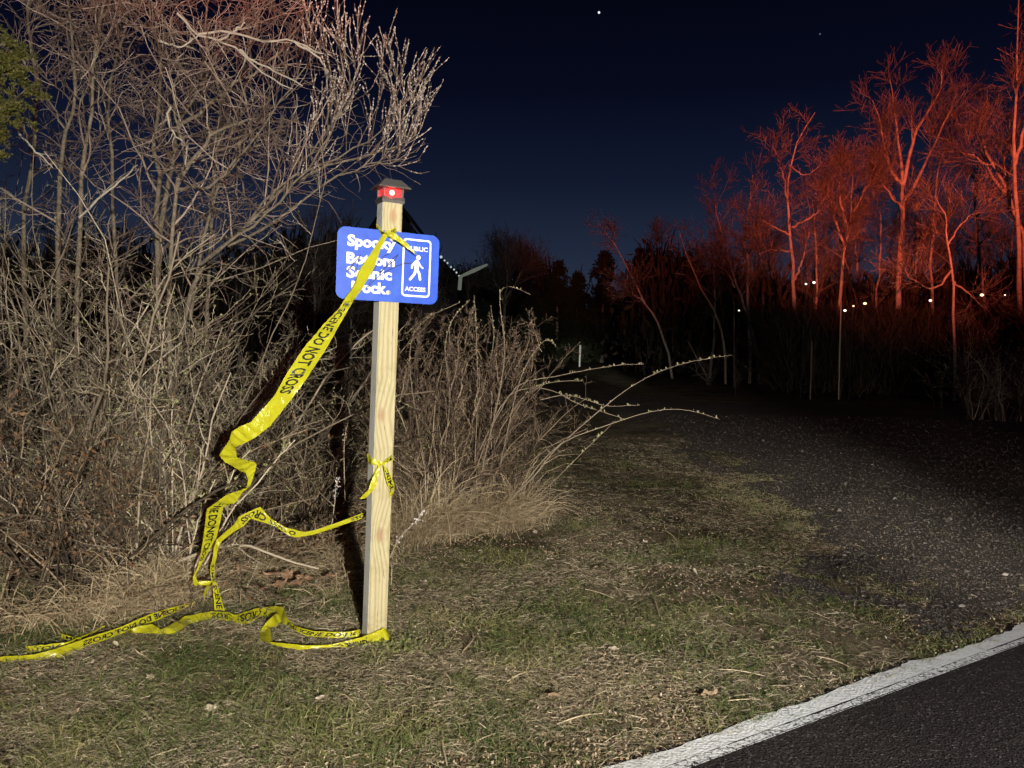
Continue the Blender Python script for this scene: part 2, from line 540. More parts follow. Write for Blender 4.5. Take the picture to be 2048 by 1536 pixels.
# asphalt
m, t, b = newmat('asphalt', .85, .25)
geo = t.nodes.new('ShaderNodeNewGeometry').outputs['Position']
vo = t.nodes.new('ShaderNodeTexVoronoi')
vo.inputs['Scale'].default_value = 130
t.links.new(geo, vo.inputs['Vector'])
vs = t.nodes.new('ShaderNodeSeparateColor')
t.links.new(vo.outputs['Color'], vs.inputs[0])
c = ramp(t, vs.outputs[0], [(0, (.018, .0155, .015)), (.75, (.033, .0285, .0275)), (.93, (.06, .053, .051)), (1, (.13, .115, .11))])
c = mix(t, .6, c, ramp(t, noise(t, 3, 5, .6, geo), [(.3, (.7, .7, .7)), (.7, (1.2, 1.15, 1.15))]), 'MULTIPLY')
t.links.new(c, b.inputs['Base Color'])
bump(t, b, vo.outputs['Distance'], .7, .006)
M['asphalt'] = m
# road paint: worn, with glass beads
def paint(name, lo, wear):
    m, t, b = newmat(name, .8, .3)
    geo = t.nodes.new('ShaderNodeNewGeometry').outputs['Position']
    nz = noise(t, 70, 5, .75, geo)
    vo = t.nodes.new('ShaderNodeTexVoronoi')
    vo.inputs['Scale'].default_value = 95
    t.links.new(geo, vo.inputs['Vector'])
    c = ramp(t, nz, [(wear - .06, lo), (wear + .05, (.88, .90, .90))])
    c = mix(t, .5, c, ramp(t, noise(t, 26, 6, .7, geo), [(.36, (.58, .59, .59)), (.54, (1, 1, 1))]), 'MULTIPLY')
    t.links.new(c, b.inputs['Base Color'])
    bump(t, b, vo.outputs['Distance'], .45, .006)
    return m
M['paint'] = paint('road_paint', (.6, .61, .60), .36)
M['paint_worn'] = paint('worn_road_paint', (.05, .046, .045), .46)

# ------------------------------------------------------------------ setting: ground, path, road
EA, EB = gp(1222, 1540), gp(2048, 1252)              # outer edge of the white line
rd = nrm((EB - EA)[:2])
rn = np.array([rd[1], -rd[0]])                       # towards the road
def road_d(x, y):
    return (x - EA[0]) * rn[0] + (y - EA[1]) * rn[1]
def hgt(x, y):
    h = (vnoise(x * 1.3 + 7, y * 1.3) - .5) * .035 + (vnoise(x * 5, y * 5 + 3) - .5) * .016 + (vnoise(x * 14, y * 14) - .5) * .008
    f = np.clip(-road_d(x, y) / .5, 0, 1)
    return h * f - .004 * (1 - f) - .004
ax = lambda lo, hi, st, far, k: np.concatenate([lo - np.cumsum(st * k ** np.arange(1, 60))[::-1][np.cumsum(st * k ** np.arange(1, 60))[::-1] < far],
                                               np.arange(lo, hi, st), hi + np.cumsum(st * k ** np.arange(1, 60))[np.cumsum(st * k ** np.arange(1, 60)) < far]])
gx_ = ax(-5.5, 8.0, .055, 900, 1.2)
gy_ = ax(1.4, 16.0, .055, 900, 1.2)
X, Y = np.meshgrid(gx_, gy_, indexing='ij')
Z = hgt(X, Y)
def gridq(nx, ny):
    i = np.arange(nx - 1)[:, None]
    j = np.arange(ny - 1)[None]
    return np.stack([i * ny + j, (i + 1) * ny + j, (i + 1) * ny + j + 1, i * ny + j + 1], -1).reshape(-1, 4)
g = MB().add(np.stack([X, Y, Z], -1), gridq(*X.shape)).build('ground', M['soil'], smooth=True, kind='structure')

# gravel path: everything right of this outline, up to the far grass
PO = [gp(*p)[:2] for p in [(1850, 1262), (1730, 1215), (1640, 1150), (1575, 1050), (1500, 965), (1400, 893), (1300, 848), (1180, 822), (1060, 800)]]
PO += [gp(1000, 776)[:2], gp(1130, 775)[:2], gp(1300, 797)[:2], gp(1500, 806)[:2], gp(1760, 812)[:2], gp(2048, 818)[:2], np.array([16., 15.]), np.array([16., 9.])]
e2 = EA[:2] + rd * 9 - rn * .35
PO += [e2, EA[:2] + rd * 3.4 - rn * .3, EA[:2] + rd * 2.2 - rn * .22]
PO = np.array(PO)
def inpoly(x, y, P):
    c_ = np.zeros(x.shape, bool)
    for (x1, y1), (x2, y2) in zip(P, np.roll(P, -1, 0)):
        with np.errstate(divide='ignore', invalid='ignore'):
            c_ ^= ((y1 > y) != (y2 > y)) & (x < (x2 - x1) * (y - y1) / (y2 - y1) + x1)
    return c_
def in_path(x, y):
    wx = x + (vnoise(x * 1.9, y * 1.9 + 20) - .5) * .9 + (vnoise(x * 8, y * 8) - .5) * .45 + (vnoise(x * 23, y * 23) - .5) * .5
    wy = y + (vnoise(x * 1.9 + 31, y * 1.9) - .5) * .9
    return inpoly(wx, wy, PO)
px_ = np.concatenate([np.arange(-1.6, 6.5, .045), np.arange(6.5, 17, .2)])
py_ = np.concatenate([np.arange(3.0, 9, .045), np.arange(9, 24, .12)])
X, Y = np.meshgrid(px_, py_, indexing='ij')
Q = gridq(*X.shape)
cx = X.ravel()[Q].mean(1)
cy = Y.ravel()[Q].mean(1)
Q = Q[in_path(cx, cy)]
used, inv = np.unique(Q, return_inverse=True)
V = np.stack([X.ravel(), Y.ravel(), hgt(X, Y).ravel() + .005], -1)[used]
MB().add(V, inv.reshape(-1, 4)).build('gravel_path', M['gravel'], smooth=True, kind='structure')

def road_strip(name, mat, d0, d1, z, wob=0., st=.03, L=(-6, 14)):
    s = np.arange(L[0], L[1], st)
    a = d0 + (rng.normal(0, 1, len(s)) * .004 + (vnoise(s * 3, s * 0 + d0 * 9) - .5) * .05 + (vnoise(s * 12, s * 0) - .5) * .02) * wob
    bq = np.full(len(s), d1)
    pa = EA[:2] + rd * s[:, None] + rn * a[:, None]
    pb = EA[:2] + rd * s[:, None] + rn * bq[:, None]
    V = np.stack([np.c_[pa, np.full(len(s), z)], np.c_[pb, np.full(len(s), z)]], 1)
    i = np.arange(len(s) - 1)
    return MB().add(V, np.stack([2 * i, 2 * i + 1, 2 * i + 3, 2 * i + 2], -1)).build(name, mat, kind='structure')
road_strip('road', M['asphalt'], -.02, 9, 0.0, .8, .05, (-40, 60))
road_strip('road_line', M['paint'], .0, .076, .004, .8)
road_strip('worn_road_line', M['paint_worn'], .081, .112, .004, .25)
road_strip('road_line_edge', M['paint_worn'], .1155, .1195, .004, .1)

# ------------------------------------------------------------------ sign post
A_ = R_(26.7)
b0 = gp(754, 1284)
base = b0 + np.array([-math.sin(A_), math.cos(A_), 0]) * .0445
top = at(780, 404, base[1] + .0)
za = nrm(top - base)
xa = np.array([math.cos(A_), math.sin(A_), 0])
xa = nrm(xa - za * xa.dot(za))
ya = np.cross(za, xa)
PH = np.linalg.norm(top - base)
post_root = thing('sign_post', 'square pine post carrying a blue public access sign and a red lit cap', 'sign post', base)
post_root.rotation_euler = Matrix(((xa[0], ya[0], za[0]), (xa[1], ya[1], za[1]), (xa[2], ya[2], za[2]))).to_euler()
def loc(px, py, off=.0445):
    """pixel -> post-local point on plane y=-off"""
    d = ray(px, py)
    o = CAM - base
    tt = (-off - o.dot(ya)) / d.dot(ya)
    p = o + d * tt
    return np.array([p.dot(xa), -off, p.dot(za)])
def toworld(p):
    return base + xa * p[0] + ya * p[1] + za * p[2]
# post body with eased edges
hw = .0445
ch = .004
ring = [(-hw, -hw + ch), (-hw + ch, -hw), (hw - ch, -hw), (hw, -hw + ch), (hw, hw - ch), (hw - ch, hw), (-hw + ch, hw), (-hw, hw - ch)]
zs = np.concatenate([[-.25], np.linspace(0, PH, 24)])
V = np.array([[(x, y, z) for x, y in ring] for z in zs])
i = np.arange(len(zs) - 1)[:, None]
j = np.arange(8)[None]
Q = np.stack([i * 8 + j, i * 8 + (j + 1) % 8, (i + 1) * 8 + (j + 1) % 8, (i + 1) * 8 + j], -1).reshape(-1, 4)
n0 = (len(zs) - 1) * 8
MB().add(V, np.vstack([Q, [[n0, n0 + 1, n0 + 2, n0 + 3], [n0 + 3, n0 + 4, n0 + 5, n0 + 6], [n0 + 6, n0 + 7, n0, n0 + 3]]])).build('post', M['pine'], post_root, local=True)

# sign panel
SW, SH = .457, .305
cen = loc(778, 533, .048)
tl, tr_ = loc(690, 466, .048), loc(868, 484, .048)
tilt = math.atan2(tr_[2] - tl[2], tr_[0] - tl[0])
bl, br = loc(690, 591, .048), loc(858, 602, .048)
tilt = .5 * tilt + .5 * math.atan2(br[2] - bl[2], br[0] - bl[0])
def rrect(w, h, r, n=8):
    pts = []
    for cx_, cy_, a0 in ((w / 2 - r, h / 2 - r, 0), (-w / 2 + r, h / 2 - r, 90), (-w / 2 + r, -h / 2 + r, 180), (w / 2 - r, -h / 2 + r, 270)):
        for k in range(n + 1):
            a = R_(a0 + 90 * k / n)
            pts.append((cx_ + r * math.cos(a), cy_ + r * math.sin(a)))
    return np.array(pts)
panel = bpy.data.objects.new('sign_panel', None)
COL.objects.unlink(panel) if panel.name in COL.objects else None
def sgn(P2, y):
    """sign coordinates (x,z) -> post local"""
    P2 = np.asarray(P2, float)
    x = P2[..., 0] * math.cos(tilt) - P2[..., 1] * math.sin(tilt) + cen[0]
    z = P2[..., 0] * math.sin(tilt) + P2[..., 1] * math.cos(tilt) + cen[2]
    return np.stack([x, np.full(x.shape, y), z], -1)
bpy.data.objects.remove(panel)
o2 = rrect(SW, SH, .036)
n = len(o2)
mb = MB()
fr, bk = sgn(o2, -.0495), sgn(o2, -.0465)
inner = sgn(o2 * .994, -.0500)
cf, cb = sgn(np.zeros((1, 2)), -.0500), sgn(np.zeros((1, 2)), -.0465)
V = np.vstack([fr, bk, inner, cf, cb])
k = np.arange(n)
k1 = (k + 1) % n
T = np.vstack([np.stack([2 * n + k, 2 * n + k1, np.full(n, 3 * n)], -1), np.stack([n + k1, n + k, np.full(n, 3 * n + 1)], -1)])
mb.add(V, np.vstack([np.stack([k, k1, n + k1, n + k], -1), np.stack([k, k1, 2 * n + k1, 2 * n + k], -1)]), T)
panel = mb.build('sign_panel', M['blue'], post_root, local=True)

def zs_(zx, zy):
    """zoomed-photo coordinates on the sign -> sign coordinates"""
    u = (zx - 190) / 1028
    tp, bt = 596 + 104 * u, 1308 + 66 * u
    return np.array([(u - .5) * SW, (.5 - (zy - tp) / (bt - tp)) * SH])
def textmesh(body, off=.02, res=3, space=1.):
    c_ = bpy.data.curves.new('text', 'FONT')
    c_.body = body
    c_.size = 1
    c_.offset = off
    c_.resolution_u = res
    c_.space_character = space
    o_ = bpy.data.objects.new('text', c_)
    me = bpy.data.meshes.new_from_object(o_)
    V = np.array([v.co[:2] for v in me.vertices])
    T = []
    for p in me.polygons:
        vs_ = list(p.vertices)
        for q in range(1, len(vs_) - 1):
            T.append((vs_[0], vs_[q], vs_[q + 1]))
    bpy.data.objects.remove(o_)
    bpy.data.curves.remove(c_)
    bpy.data.meshes.remove(me)
    return V, np.array(T)
def sign_text(body, x0, x1, zb, cap, off=.03):
    V, T = textmesh(body, off)
    V = V - np.array([V[:, 0].min(), 0])
    capv, _ = textmesh('H', off)
    sc = cap / capv[:, 1].max()
    V = V * np.array([(x1 - x0) / V[:, 0].max(), sc]) + np.array([x0, zb])
    MB().add(sgn(V, -.0510), None, T).build('lettering', M['sign_white'], panel, local=True)
for body, xa_, xb_, yb in (('Spooky', 286, 762, 798), ('Bottom', 281, 759, 966), ('Scenic', 286, 735, 1100), ('Dock', 338, 684, 1240)):
    p0, p1 = zs_(xa_, yb), zs_(xb_, yb + 20)
    sign_text(body, p0[0], p1[0], p0[1] * .5 + p1[1] * .5, .0455, .042)
for body, xa_, xb_, yb in (('PUBLIC', 884, 1096, 838), ('ACCESS', 870, 1086, 1232)):
    p0, p1 = zs_(xa_, yb), zs_(xb_, yb + 12)
    sign_text(body, p0[0], p1[0], .5 * (p0[1] + p1[1]), .0185, .03)
# border
c0, c1 = zs_(840, 720), zs_(1128, 1300)
bc = (c0 + c1) / 2
bw, bh = abs(c1 - c0)
bo, bi = rrect(bw + .004, bh + .004, .017) + bc, rrect(bw - .012, bh - .012, .010) + bc
n = len(bo)
k = np.arange(n)
k1 = (k + 1) % n
MB().add(np.vstack([sgn(bo, -.0509), sgn(bi, -.0509)]), np.stack([k, k1, n + k1, n + k], -1)).build('border', M['sign_white'], panel, local=True)
# walking figure
fig = MB()
_d = [0]
def stroke(mb_, pts, w, conv=zs_, base_y=-.0509, w2=None):
    pts = [conv(*p) for p in pts]
    w2 = w if w2 is None else w2
    m_ = len(pts)
    for q in range(m_ - 1):
        _d[0] += 1
        y_ = base_y - .00004 * (_d[0] % 12)
        a, b_ = pts[q], pts[q + 1]
        wa = w + (w2 - w) * q / max(1, m_ - 1)
        wb = w + (w2 - w) * (q + 1) / max(1, m_ - 1)
        d = nrm(b_ - a)
        ang = math.atan2(d[1], d[0])
        o = [a + wa / 2 * np.array([math.cos(ang + R_(90 + 180 * s / 6)), math.sin(ang + R_(90 + 180 * s / 6))]) for s in range(7)]
        o += [b_ + wb / 2 * np.array([math.cos(ang + R_(-90 + 180 * s / 6)), math.sin(ang + R_(-90 + 180 * s / 6))]) for s in range(7)]
        o = np.array(o)
        mb_.add(np.vstack([sgn(o, y_), sgn(((a + b_) / 2)[None], y_)]), None, [(s, (s + 1) % 14, 14) for s in range(14)])
hc = zs_(1001, 909)
hp = np.array([hc + .0105 * np.array([math.cos(R_(a)), math.sin(R_(a))]) for a in range(0, 360, 24)])
fig.add(np.vstack([sgn(hp, -.0509), sgn(hc[None], -.0509)]), None, [(s, (s + 1) % 15, 15) for s in range(15)])
stroke(fig, [(975, 955), (990, 945)], .013)
stroke(fig, [(985, 955), (985, 1025)], .0225, w2=.018)
stroke(fig, [(962, 958), (938, 985), (936, 1008)], .0085)
stroke(fig, [(1003, 955), (1022, 990), (1050, 1012)], .0085, w2=.007)
stroke(fig, [(978, 1030), (962, 1072), (922, 1120)], .0125, w2=.011)
stroke(fig, [(990, 1028), (1016, 1070), (1024, 1122)], .0125, w2=.011)
fig.build('walking_figure', M['sign_white'], panel, local=True)
# marker scrawl
scr = MB()
for pts in ([(700, 872), (650, 890), (600, 935), (575, 990), (520, 1080)], [(790, 880), (745, 910), (700, 960), (650, 1020), (600, 1080)],
            [(790, 880), (750, 940), (690, 985), (610, 1050)], [(935, 962), (860, 965), (780, 990), (700, 1030), (640, 1060), (560, 1130), (500, 1200)],
            [(415, 880), (400, 930), (385, 1000), (375, 1080)], [(415, 885), (360, 960), (310, 1010), (290, 1040)], [(480, 1205), (500, 1180), (530, 1130)],
            [(350, 955), (345, 985), (300, 1040), (330, 1050)]):
    stroke(scr, pts, .0034, base_y=-.0517)
scr.build('marker_scrawl', M['scrawl'], panel, local=True, kind='stuff')
# bolts
for zx, zy in ((722, 728), (702, 1250)):
    p = zs_(zx, zy)
    pr = np.array([.0055, .0105, .0105, .0])
    ph = np.array([-.0560, -.0550, -.0512, -.0565])
    mbx = MB()
    a = np.arange(12) * R_(30)
    rings = np.array([[sgn(p + r_ * np.array([math.cos(q), math.sin(q)]), y_) for q in a] for r_, y_ in ((.0105, -.0505), (.0105, -.0530), (.006, -.0532), (.006, -.0575), (.001, -.0585))])
    i = np.arange(4)[:, None]
    j = np.arange(12)[None]
    mbx.add(rings, np.stack([i * 12 + j, i * 12 + (j + 1) % 12, (i + 1) * 12 + (j + 1) % 12, (i + 1) * 12 + j], -1).reshape(-1, 4))
    mbx.build('bolt', M['steel'], panel, local=True)

# lit post cap
cap = MB()
def frust(mb_, z0, z1, h0, h1, tint=.5, cap0=True, cap1=True):
    V = [(-h0, -h0, z0), (h0, -h0, z0), (h0, h0, z0), (-h0, h0, z0), (-h1, -h1, z1), (h1, -h1, z1), (h1, h1, z1), (-h1, h1, z1)]
    q = [(0, 1, 5, 4), (1, 2, 6, 5), (2, 3, 7, 6), (3, 0, 4, 7)]
    if cap0:
        q.append((3, 2, 1, 0))
    if cap1:
        q.append((4, 5, 6, 7))
    mb_.add(V, q, tint=tint)
frust(cap, PH - .010, PH + .004, .0500, .0500)
frust(cap, PH + .0045, PH + .016, .0530, .0480)
cap_o = cap.build('post_cap', M['dark_metal'], post_root, local=True)
for sx_ in (-1, 1):
    for sy_ in (-1, 1):
        box(MB(), (sx_ * .0425 - .0035, sy_ * .0425 - .0035, PH + .0165), (sx_ * .0425 + .0035, sy_ * .0425 + .0035, PH + .0515)).build('cap_corner', M['dark_metal'], cap_o, local=True)
rf = MB()
frust(rf, PH + .052, PH + .056, .072, .072)
frust(rf, PH + .0562, PH + .092, .0700, .036)
rf.build('cap_roof', M['dark_metal'], cap_o, local=True)
m, t, b = newmat('red_lens', .2, .5)
b.inputs['Base Color'].default_value = (.7, .03, .03, 1)
b.inputs['Emission Color'].default_value = (1, .05, .06, 1)
emn = ramp(t, noise(t, 140, 2), [(.38, (.22, .22, .22)), (.62, (1.3, 1.3, 1.3))])
t.links.new(emn, b.inputs['Emission Strength'])
M['lens'] = m
for ax_, s_ in ((1, -1), (0, -1), (0, 1), (1, 1)):
    p = MB()
    if ax_ == 1:
        box(p, (-.0385, s_ * .040 - .001, PH + .018), (.0385, s_ * .040 + .001, PH + .050))
    else:
        box(p, (s_ * .040 - .001, -.0385, PH + .018), (s_ * .040 + .001, .0385, PH + .050))
    p.build('lens_pane', M['lens'], cap_o, local=True)
lp = MB()
ball(lp, (-.006, -.044, PH + .033), (.0115, .006, .0115), 12, 8)
lp.build('led', M['led'], cap_o, smooth=True, local=True)

gl_ = bpy.data.lights.new('cap_glow', 'POINT')
gl_.energy, gl_.color, gl_.shadow_soft_size = .10, (1, .08, .06), .006
glo = bpy.data.objects.new('cap_glow', gl_)
COL.objects.link(glo)
glo.location = toworld(np.array([-.006, -.064, PH + .034]))

# ------------------------------------------------------------------ caution tape
TXT_V, TXT_T = textmesh('CRIME SCENE DO NOT CROSS', .030, 2)
TXT_V = TXT_V - np.array([TXT_V[:, 0].min(), 0])
TXT_V[:, 0] *= .72
TXT_V /= textmesh('H', .03)[0][:, 1].max()
TXT_L = TXT_V[:, 0].max()
tape_grp = 'yellow caution tape trailing round the sign post'
def tape(label, segs, text=None, rev=False, sub=4, parent=None, name='caution_tape', wob=.0036, lo=.22, cap_h=.55, top_l=False):
    segs = [s if len(s) == 5 else s for s in segs]
    L = np.array([at(s[0], s[1], s[4] if np.isscalar(s[4]) else s[4][0]) for s in segs])
    Rr = np.array([at(s[2], s[3], s[4] if np.isscalar(s[4]) else s[4][1]) for s in segs])
    n = (len(segs) - 1) * sub + 1
    tt = np.linspace(0, len(segs) - 1, n)
    # mostly straight between the creases, a little rounded
    lin = lambda A: np.stack([np.interp(tt, np.arange(len(A)), A[:, q]) for q in range(3)], -1)
    L2, R2 = .8 * lin(L) + .2 * resample(L, n), .8 * lin(Rr) + .2 * resample(Rr, n)
    if rev:
        L2, R2 = L2[::-1], R2[::-1]
    across = np.linspace(0, 1, 5)
    G = L2[:, None] * (1 - across)[None, :, None] + R2[:, None] * across[None, :, None]
    tg = np.gradient((L2 + R2) / 2, axis=0)
    nn = nrm(np.cross(tg, R2 - L2))
    bend = (np.sin(across * math.pi) * 1.0)[None, :, None] * (rng.normal(0, wob, (n, 1, 1)))
    G = G + nn[:, None] * (bend + rng.normal(0, wob * .5, (n, 5, 1)))
    mb_ = MB().add(G, gridq(n, 5))
    o = mb_.build(name, M['tape'], parent, smooth=True)
    if parent is None:
        tag(o, label, 'tape', tape_grp)
    elif label:
        o['label'] = label
    if text is not None:
        cl = np.concatenate([[0], np.cumsum(np.linalg.norm(np.diff((L2 + R2) / 2, axis=0), axis=1))])
        nseg = len(segs) - 1
        uof = lambda q: float(np.interp(q / nseg * (n - 1), np.arange(n), cl)) + max(0, q - nseg) * .1 + min(0, q) * .1
        wdt = .072
        for anchor, mode, a0, a1, sgn_, topL in text:   # control index the text starts / ends at, clip range, direction, top edge
            V = TXT_V * wdt * cap_h
            u0 = uof(anchor)
            uu = u0 + sgn_ * (V[:, 0] - (V[:, 0].max() if mode == 'end' else 0))
            vv = lo + V[:, 1] / wdt
            if topL:
                vv = 1 - vv
            ok = (uu >= max(0, uof(a0))) & (uu <= min(uof(a1), cl[-1]))
            tri = TXT_T[ok[TXT_T].all(1)]
            if not len(tri):
                continue
            fi = np.interp(uu, cl, np.arange(n))
            ii = np.minimum(fi.astype(int), n - 2)
            ff = (fi - ii)[:, None]
            fv = np.clip(vv, 0, 1) * 4
            vi = np.minimum(fv.astype(int), 3)
            gv = (fv - vi)[:, None]
            P = (G[ii, vi] * (1 - ff) + G[ii + 1, vi] * ff) * (1 - gv) + (G[ii, vi + 1] * (1 - ff) + G[ii + 1, vi + 1] * ff) * gv
            nv = nn[ii]
            us, iv = np.unique(tri, return_inverse=True)
            iv = iv.reshape(-1, 3)
            for d_ in (.0016, -.0016):
                MB().add(P[us] + nv[us] * d_, None, iv).build('lettering', M['ink'], o)
    return o
Yp = toworld(np.array([0, -.05, 1.7]))[1]
t_up = tape('long caution tape flying from the top of the sign down to the left', [
    (766, 466, 776, 470, Yp - .02), (749, 496, 762, 496, Yp - .05), (722, 535, 749, 535, Yp - .09), (706, 574, 726, 574, Yp - .13), (688, 600, 707, 602, Yp - .17),
    (679, 616, 701, 612, Yp - .19), (652, 643, 680, 648, Yp - .22), (628, 671, 663, 679, Yp - .26), (606, 697, 648, 705, Yp - .29), (571, 751, 618, 750, Yp - .33),
    (548, 792, 584, 797, Yp - .35), (503, 843, 541, 851, Yp - .36), (482, 852, 512, 874, Yp - .36), (463, 864, 490, 886, Yp - .35), (458, 882, 471, 894, Yp - .33),
    (438, 911, 474, 914, Yp - .30), (452, 925, 490, 920, Yp - .28), (478, 941, 510, 924, Yp - .24), (491, 946, 513, 930, Yp - .22), (496, 960, 508, 950, Yp - .2), (493, 976, 501, 971, Yp - .18),
    (474, 983, 484, 986, Yp - .16), (452, 990, 470, 1006, Yp - .14), (414, 1019, 447, 1014, Yp - .10), (410, 1050, 440, 1046, Yp - .06), (406, 1080, 433, 1075, Yp - .02), (400, 1115, 412, 1112, Yp + .03),
    (395, 1135, 399, 1135, Yp + .06), (385, 1154, 391, 1152, Yp + .08), (388, 1171, 399, 1169, Yp + .1), (401, 1162, 404, 1171, Yp + .11), (422, 1162, 420, 1170, Yp + .13), (411, 1174, 423, 1171, Yp + .15), (405, 1195, 408, 1195, Yp + .2)],
    text=[(9.85, 'end', 4.2, 10.2, 1, False), (26.4, 'end', 22.6, 27, 1, False)], sub=6, lo=.2)
kn = tape('', [(753, 447, 755, 460, Yp - .01), (760, 456, 760, 467, Yp - .02), (768, 463, 767, 472, Yp - .03), (783, 458, 783, 470, Yp - .015), (799, 453, 800, 463, Yp + .03)], text=[(-.5, 'start', 0, 4, 1, False)], parent=t_up, name='knot_band')
tape('', [(776, 464, 774, 472, Yp - .03), (792, 467, 794, 482, Yp - .035), (816, 488, 810, 494, Yp - .01), (835, 511, 832, 509, Yp + .0)], parent=t_up, name='loose_end')

Ym = toworld(np.array([0, -.05, .85]))[1]
t_mid = tape('short caution tape knotted round the middle of the sign post', [(734, 906, 737, 925, Ym + .015), (744, 916, 744, 929, Ym - .025), (756, 921, 756, 931, Ym - .025), (767, 925, 767, 931, Ym - .02), (774, 917, 774, 926, Ym - .01), (787, 907, 788, 919, Ym + .03)], text=[(3.2, 'start', 3.3, 5, 1, False)], lo=.25, cap_h=.6)
tape('', [(756, 931, 760, 931, Ym - .03), (748, 948, 757, 950, Ym - .04), (742, 963, 754, 968, Ym - .05), (737, 979, 749, 978, Ym - .05), (728, 988, 738, 990, Ym - .05), (719, 997, 729, 997, Ym - .04)], parent=t_mid, name='loose_end')
tape('', [(766, 929, 770, 932, Ym - .025), (770, 948, 779, 944, Ym - .03), (773, 962, 784, 957, Ym - .02), (778, 977, 789, 969, Ym - .0), (779, 996, 788, 985, Ym + .01)], text=[(0.1, 'start', .2, 4, 1, False)], lo=.2, cap_h=.62, parent=t_mid, name='loose_end')

t_back = tape('caution tape running from behind the post over twigs to the ground', [
    (738, 1020, 738, 1032, Ym + .20), (727, 1025, 727, 1036, Ym + .2), (683, 1042, 685, 1050, Ym + .2), (633, 1059, 630, 1069, Ym + .2), (610, 1064, 590, 1075, Ym + .2), (571, 1055, 575, 1069, Ym + .2),
    (542, 1037, 549, 1052, Ym + .19), (520, 1014, 503, 1038, Ym + .18), (498, 1023, 499, 1039, Ym + .18), (477, 1034, 485, 1054, Ym + .18), (468, 1049, 470, 1062, Ym + .19), (434, 1078, 443, 1083, Ym + .2),
    (429, 1091, 436, 1098, Ym + .2), (425, 1115, 433, 1115, Ym + .21), (420, 1134, 429, 1130, Ym + .22), (421, 1149, 429, 1149, Ym + .23), (423, 1166, 433, 1167, Ym + .24), (426, 1183, 438, 1181, Ym + .25), (429, 1221, 450, 1221, Ym + .27)],
    text=[(1.6, 'end', 0, 1.6, 1, False), (8.9, 'end', 4.2, 9.0, 1, False), (13.2, 'start', 13.4, 18.6, 1, False)], sub=5, lo=.25, cap_h=.6)
gz = lambda a, b_, hL=.03, hR=.012: (GY(a[0], a[1], hL), GY(b_[0], b_[1], hR))
def ground_seg(lx, ly, rx, ry, hl=.035, hr=.012):
    return (lx, ly, rx, ry, (GY(lx, ly, hl), GY(rx, ry, hr)))
tape('caution tape lying along the grass from the left shrubs to the post base', [ground_seg(*s) for s in (
    (258, 1264, 256, 1267), (262, 1256, 260, 1265), (303, 1248, 290, 1266), (324, 1259, 347, 1269), (369, 1233, 379, 1248), (418, 1223, 419, 1239), (440, 1223, 440, 1240), (458, 1225, 462, 1242), (470, 1230, 476, 1247),
    (503, 1219, 497, 1248), (528, 1215, 523, 1232), (548, 1212, 545, 1236), (566, 1214, 562, 1246), (577, 1240, 571, 1250), (591, 1252, 593, 1263), (626, 1262, 614, 1272), (677, 1264, 667, 1276), (700, 1263, 694, 1275), (719, 1259, 718, 1274))],
    text=[(4.9, 'end', 5, 7.6, -1, False), (7.9, 'end', 8, 10.5, -1, False), (12.8, 'start', 12.9, 18, 1, True), (3.3, 'end', 1, 2.4, -1, True)], sub=5, lo=.2, cap_h=.62)
Yb = toworld(np.array([0, -.05, .02]))[1]
tape('caution tape looping across the front of the post foot', [
    (556, 1226, 566, 1240, GY(560, 1240, .02)), (544, 1233, 552, 1252, GY(552, 1252, .02)), (518, 1262, 540, 1257, GY(530, 1262, .02)), (521, 1281, 544, 1285, GY(540, 1285, .02)), (550, 1284, 552, 1292, GY(552, 1292, .014)),
    (601, 1290, 598, 1300, GY(598, 1300, .012)), (640, 1290, 636, 1296, GY(636, 1296, .014)), (667, 1288, 680, 1294, GY(680, 1294, .012)), (720, 1275, 728, 1302, Yb - .035), (747, 1265, 747, 1301, Yb - .03), (768, 1256, 778, 1279, Yb - .012), (777, 1262, 781, 1277, Yb + .06)],
    text=[(8.5, 'start', 6.8, 8.6, -1, False)], sub=6, lo=.25, cap_h=.5)
tape('caution tape stretched over the grass out of the left edge', [
    (389, 1203, 391, 1205, GY(390, 1215)), (348, 1214, 350, 1225, GY(350, 1232)), (308, 1225, 312, 1241, GY(312, 1246)), (272, 1240, 276, 1255, GY(274, 1260)), (236, 1256, 240, 1269, GY(240, 1272)), (174, 1276, 172, 1293, GY(172, 1296)),
    (100, 1301, 123, 1316, GY(123, 1318)), (66, 1309, 62, 1321, GY(62, 1323)), (0, 1313, 0, 1325, GY(0, 1327)), (-70, 1319, -70, 1333, GY(-70, 1335))],
    text=[(5.1, 'end', .5, 5.3, 1, True)], sub=6, lo=.18, cap_h=.62)
tape('scrap of caution tape showing behind the stretched tape at far left', [
    (209, 1250, 206, 1254, GY(206, 1262)), (180, 1266, 176, 1272, GY(176, 1275)), (131, 1285, 130, 1297, GY(130, 1299)), (90, 1289, 90, 1302, GY(90, 1304)), (51, 1293, 53, 1305, GY(53, 1307))],
    text=[(5.2, 'end', 1.0, 4, 1, True)], sub=5, lo=.2, cap_h=.62)
tape('small twisted tag of caution tape behind the stretched tape', [(119, 1267, 123, 1277, GY(123, 1281)), (140, 1272, 138, 1280, GY(140, 1284)), (162, 1277, 160, 1284, GY(160, 1288))], text=[(-.5, 'start', 0, 2, 1, True)], sub=4, cap_h=.7)

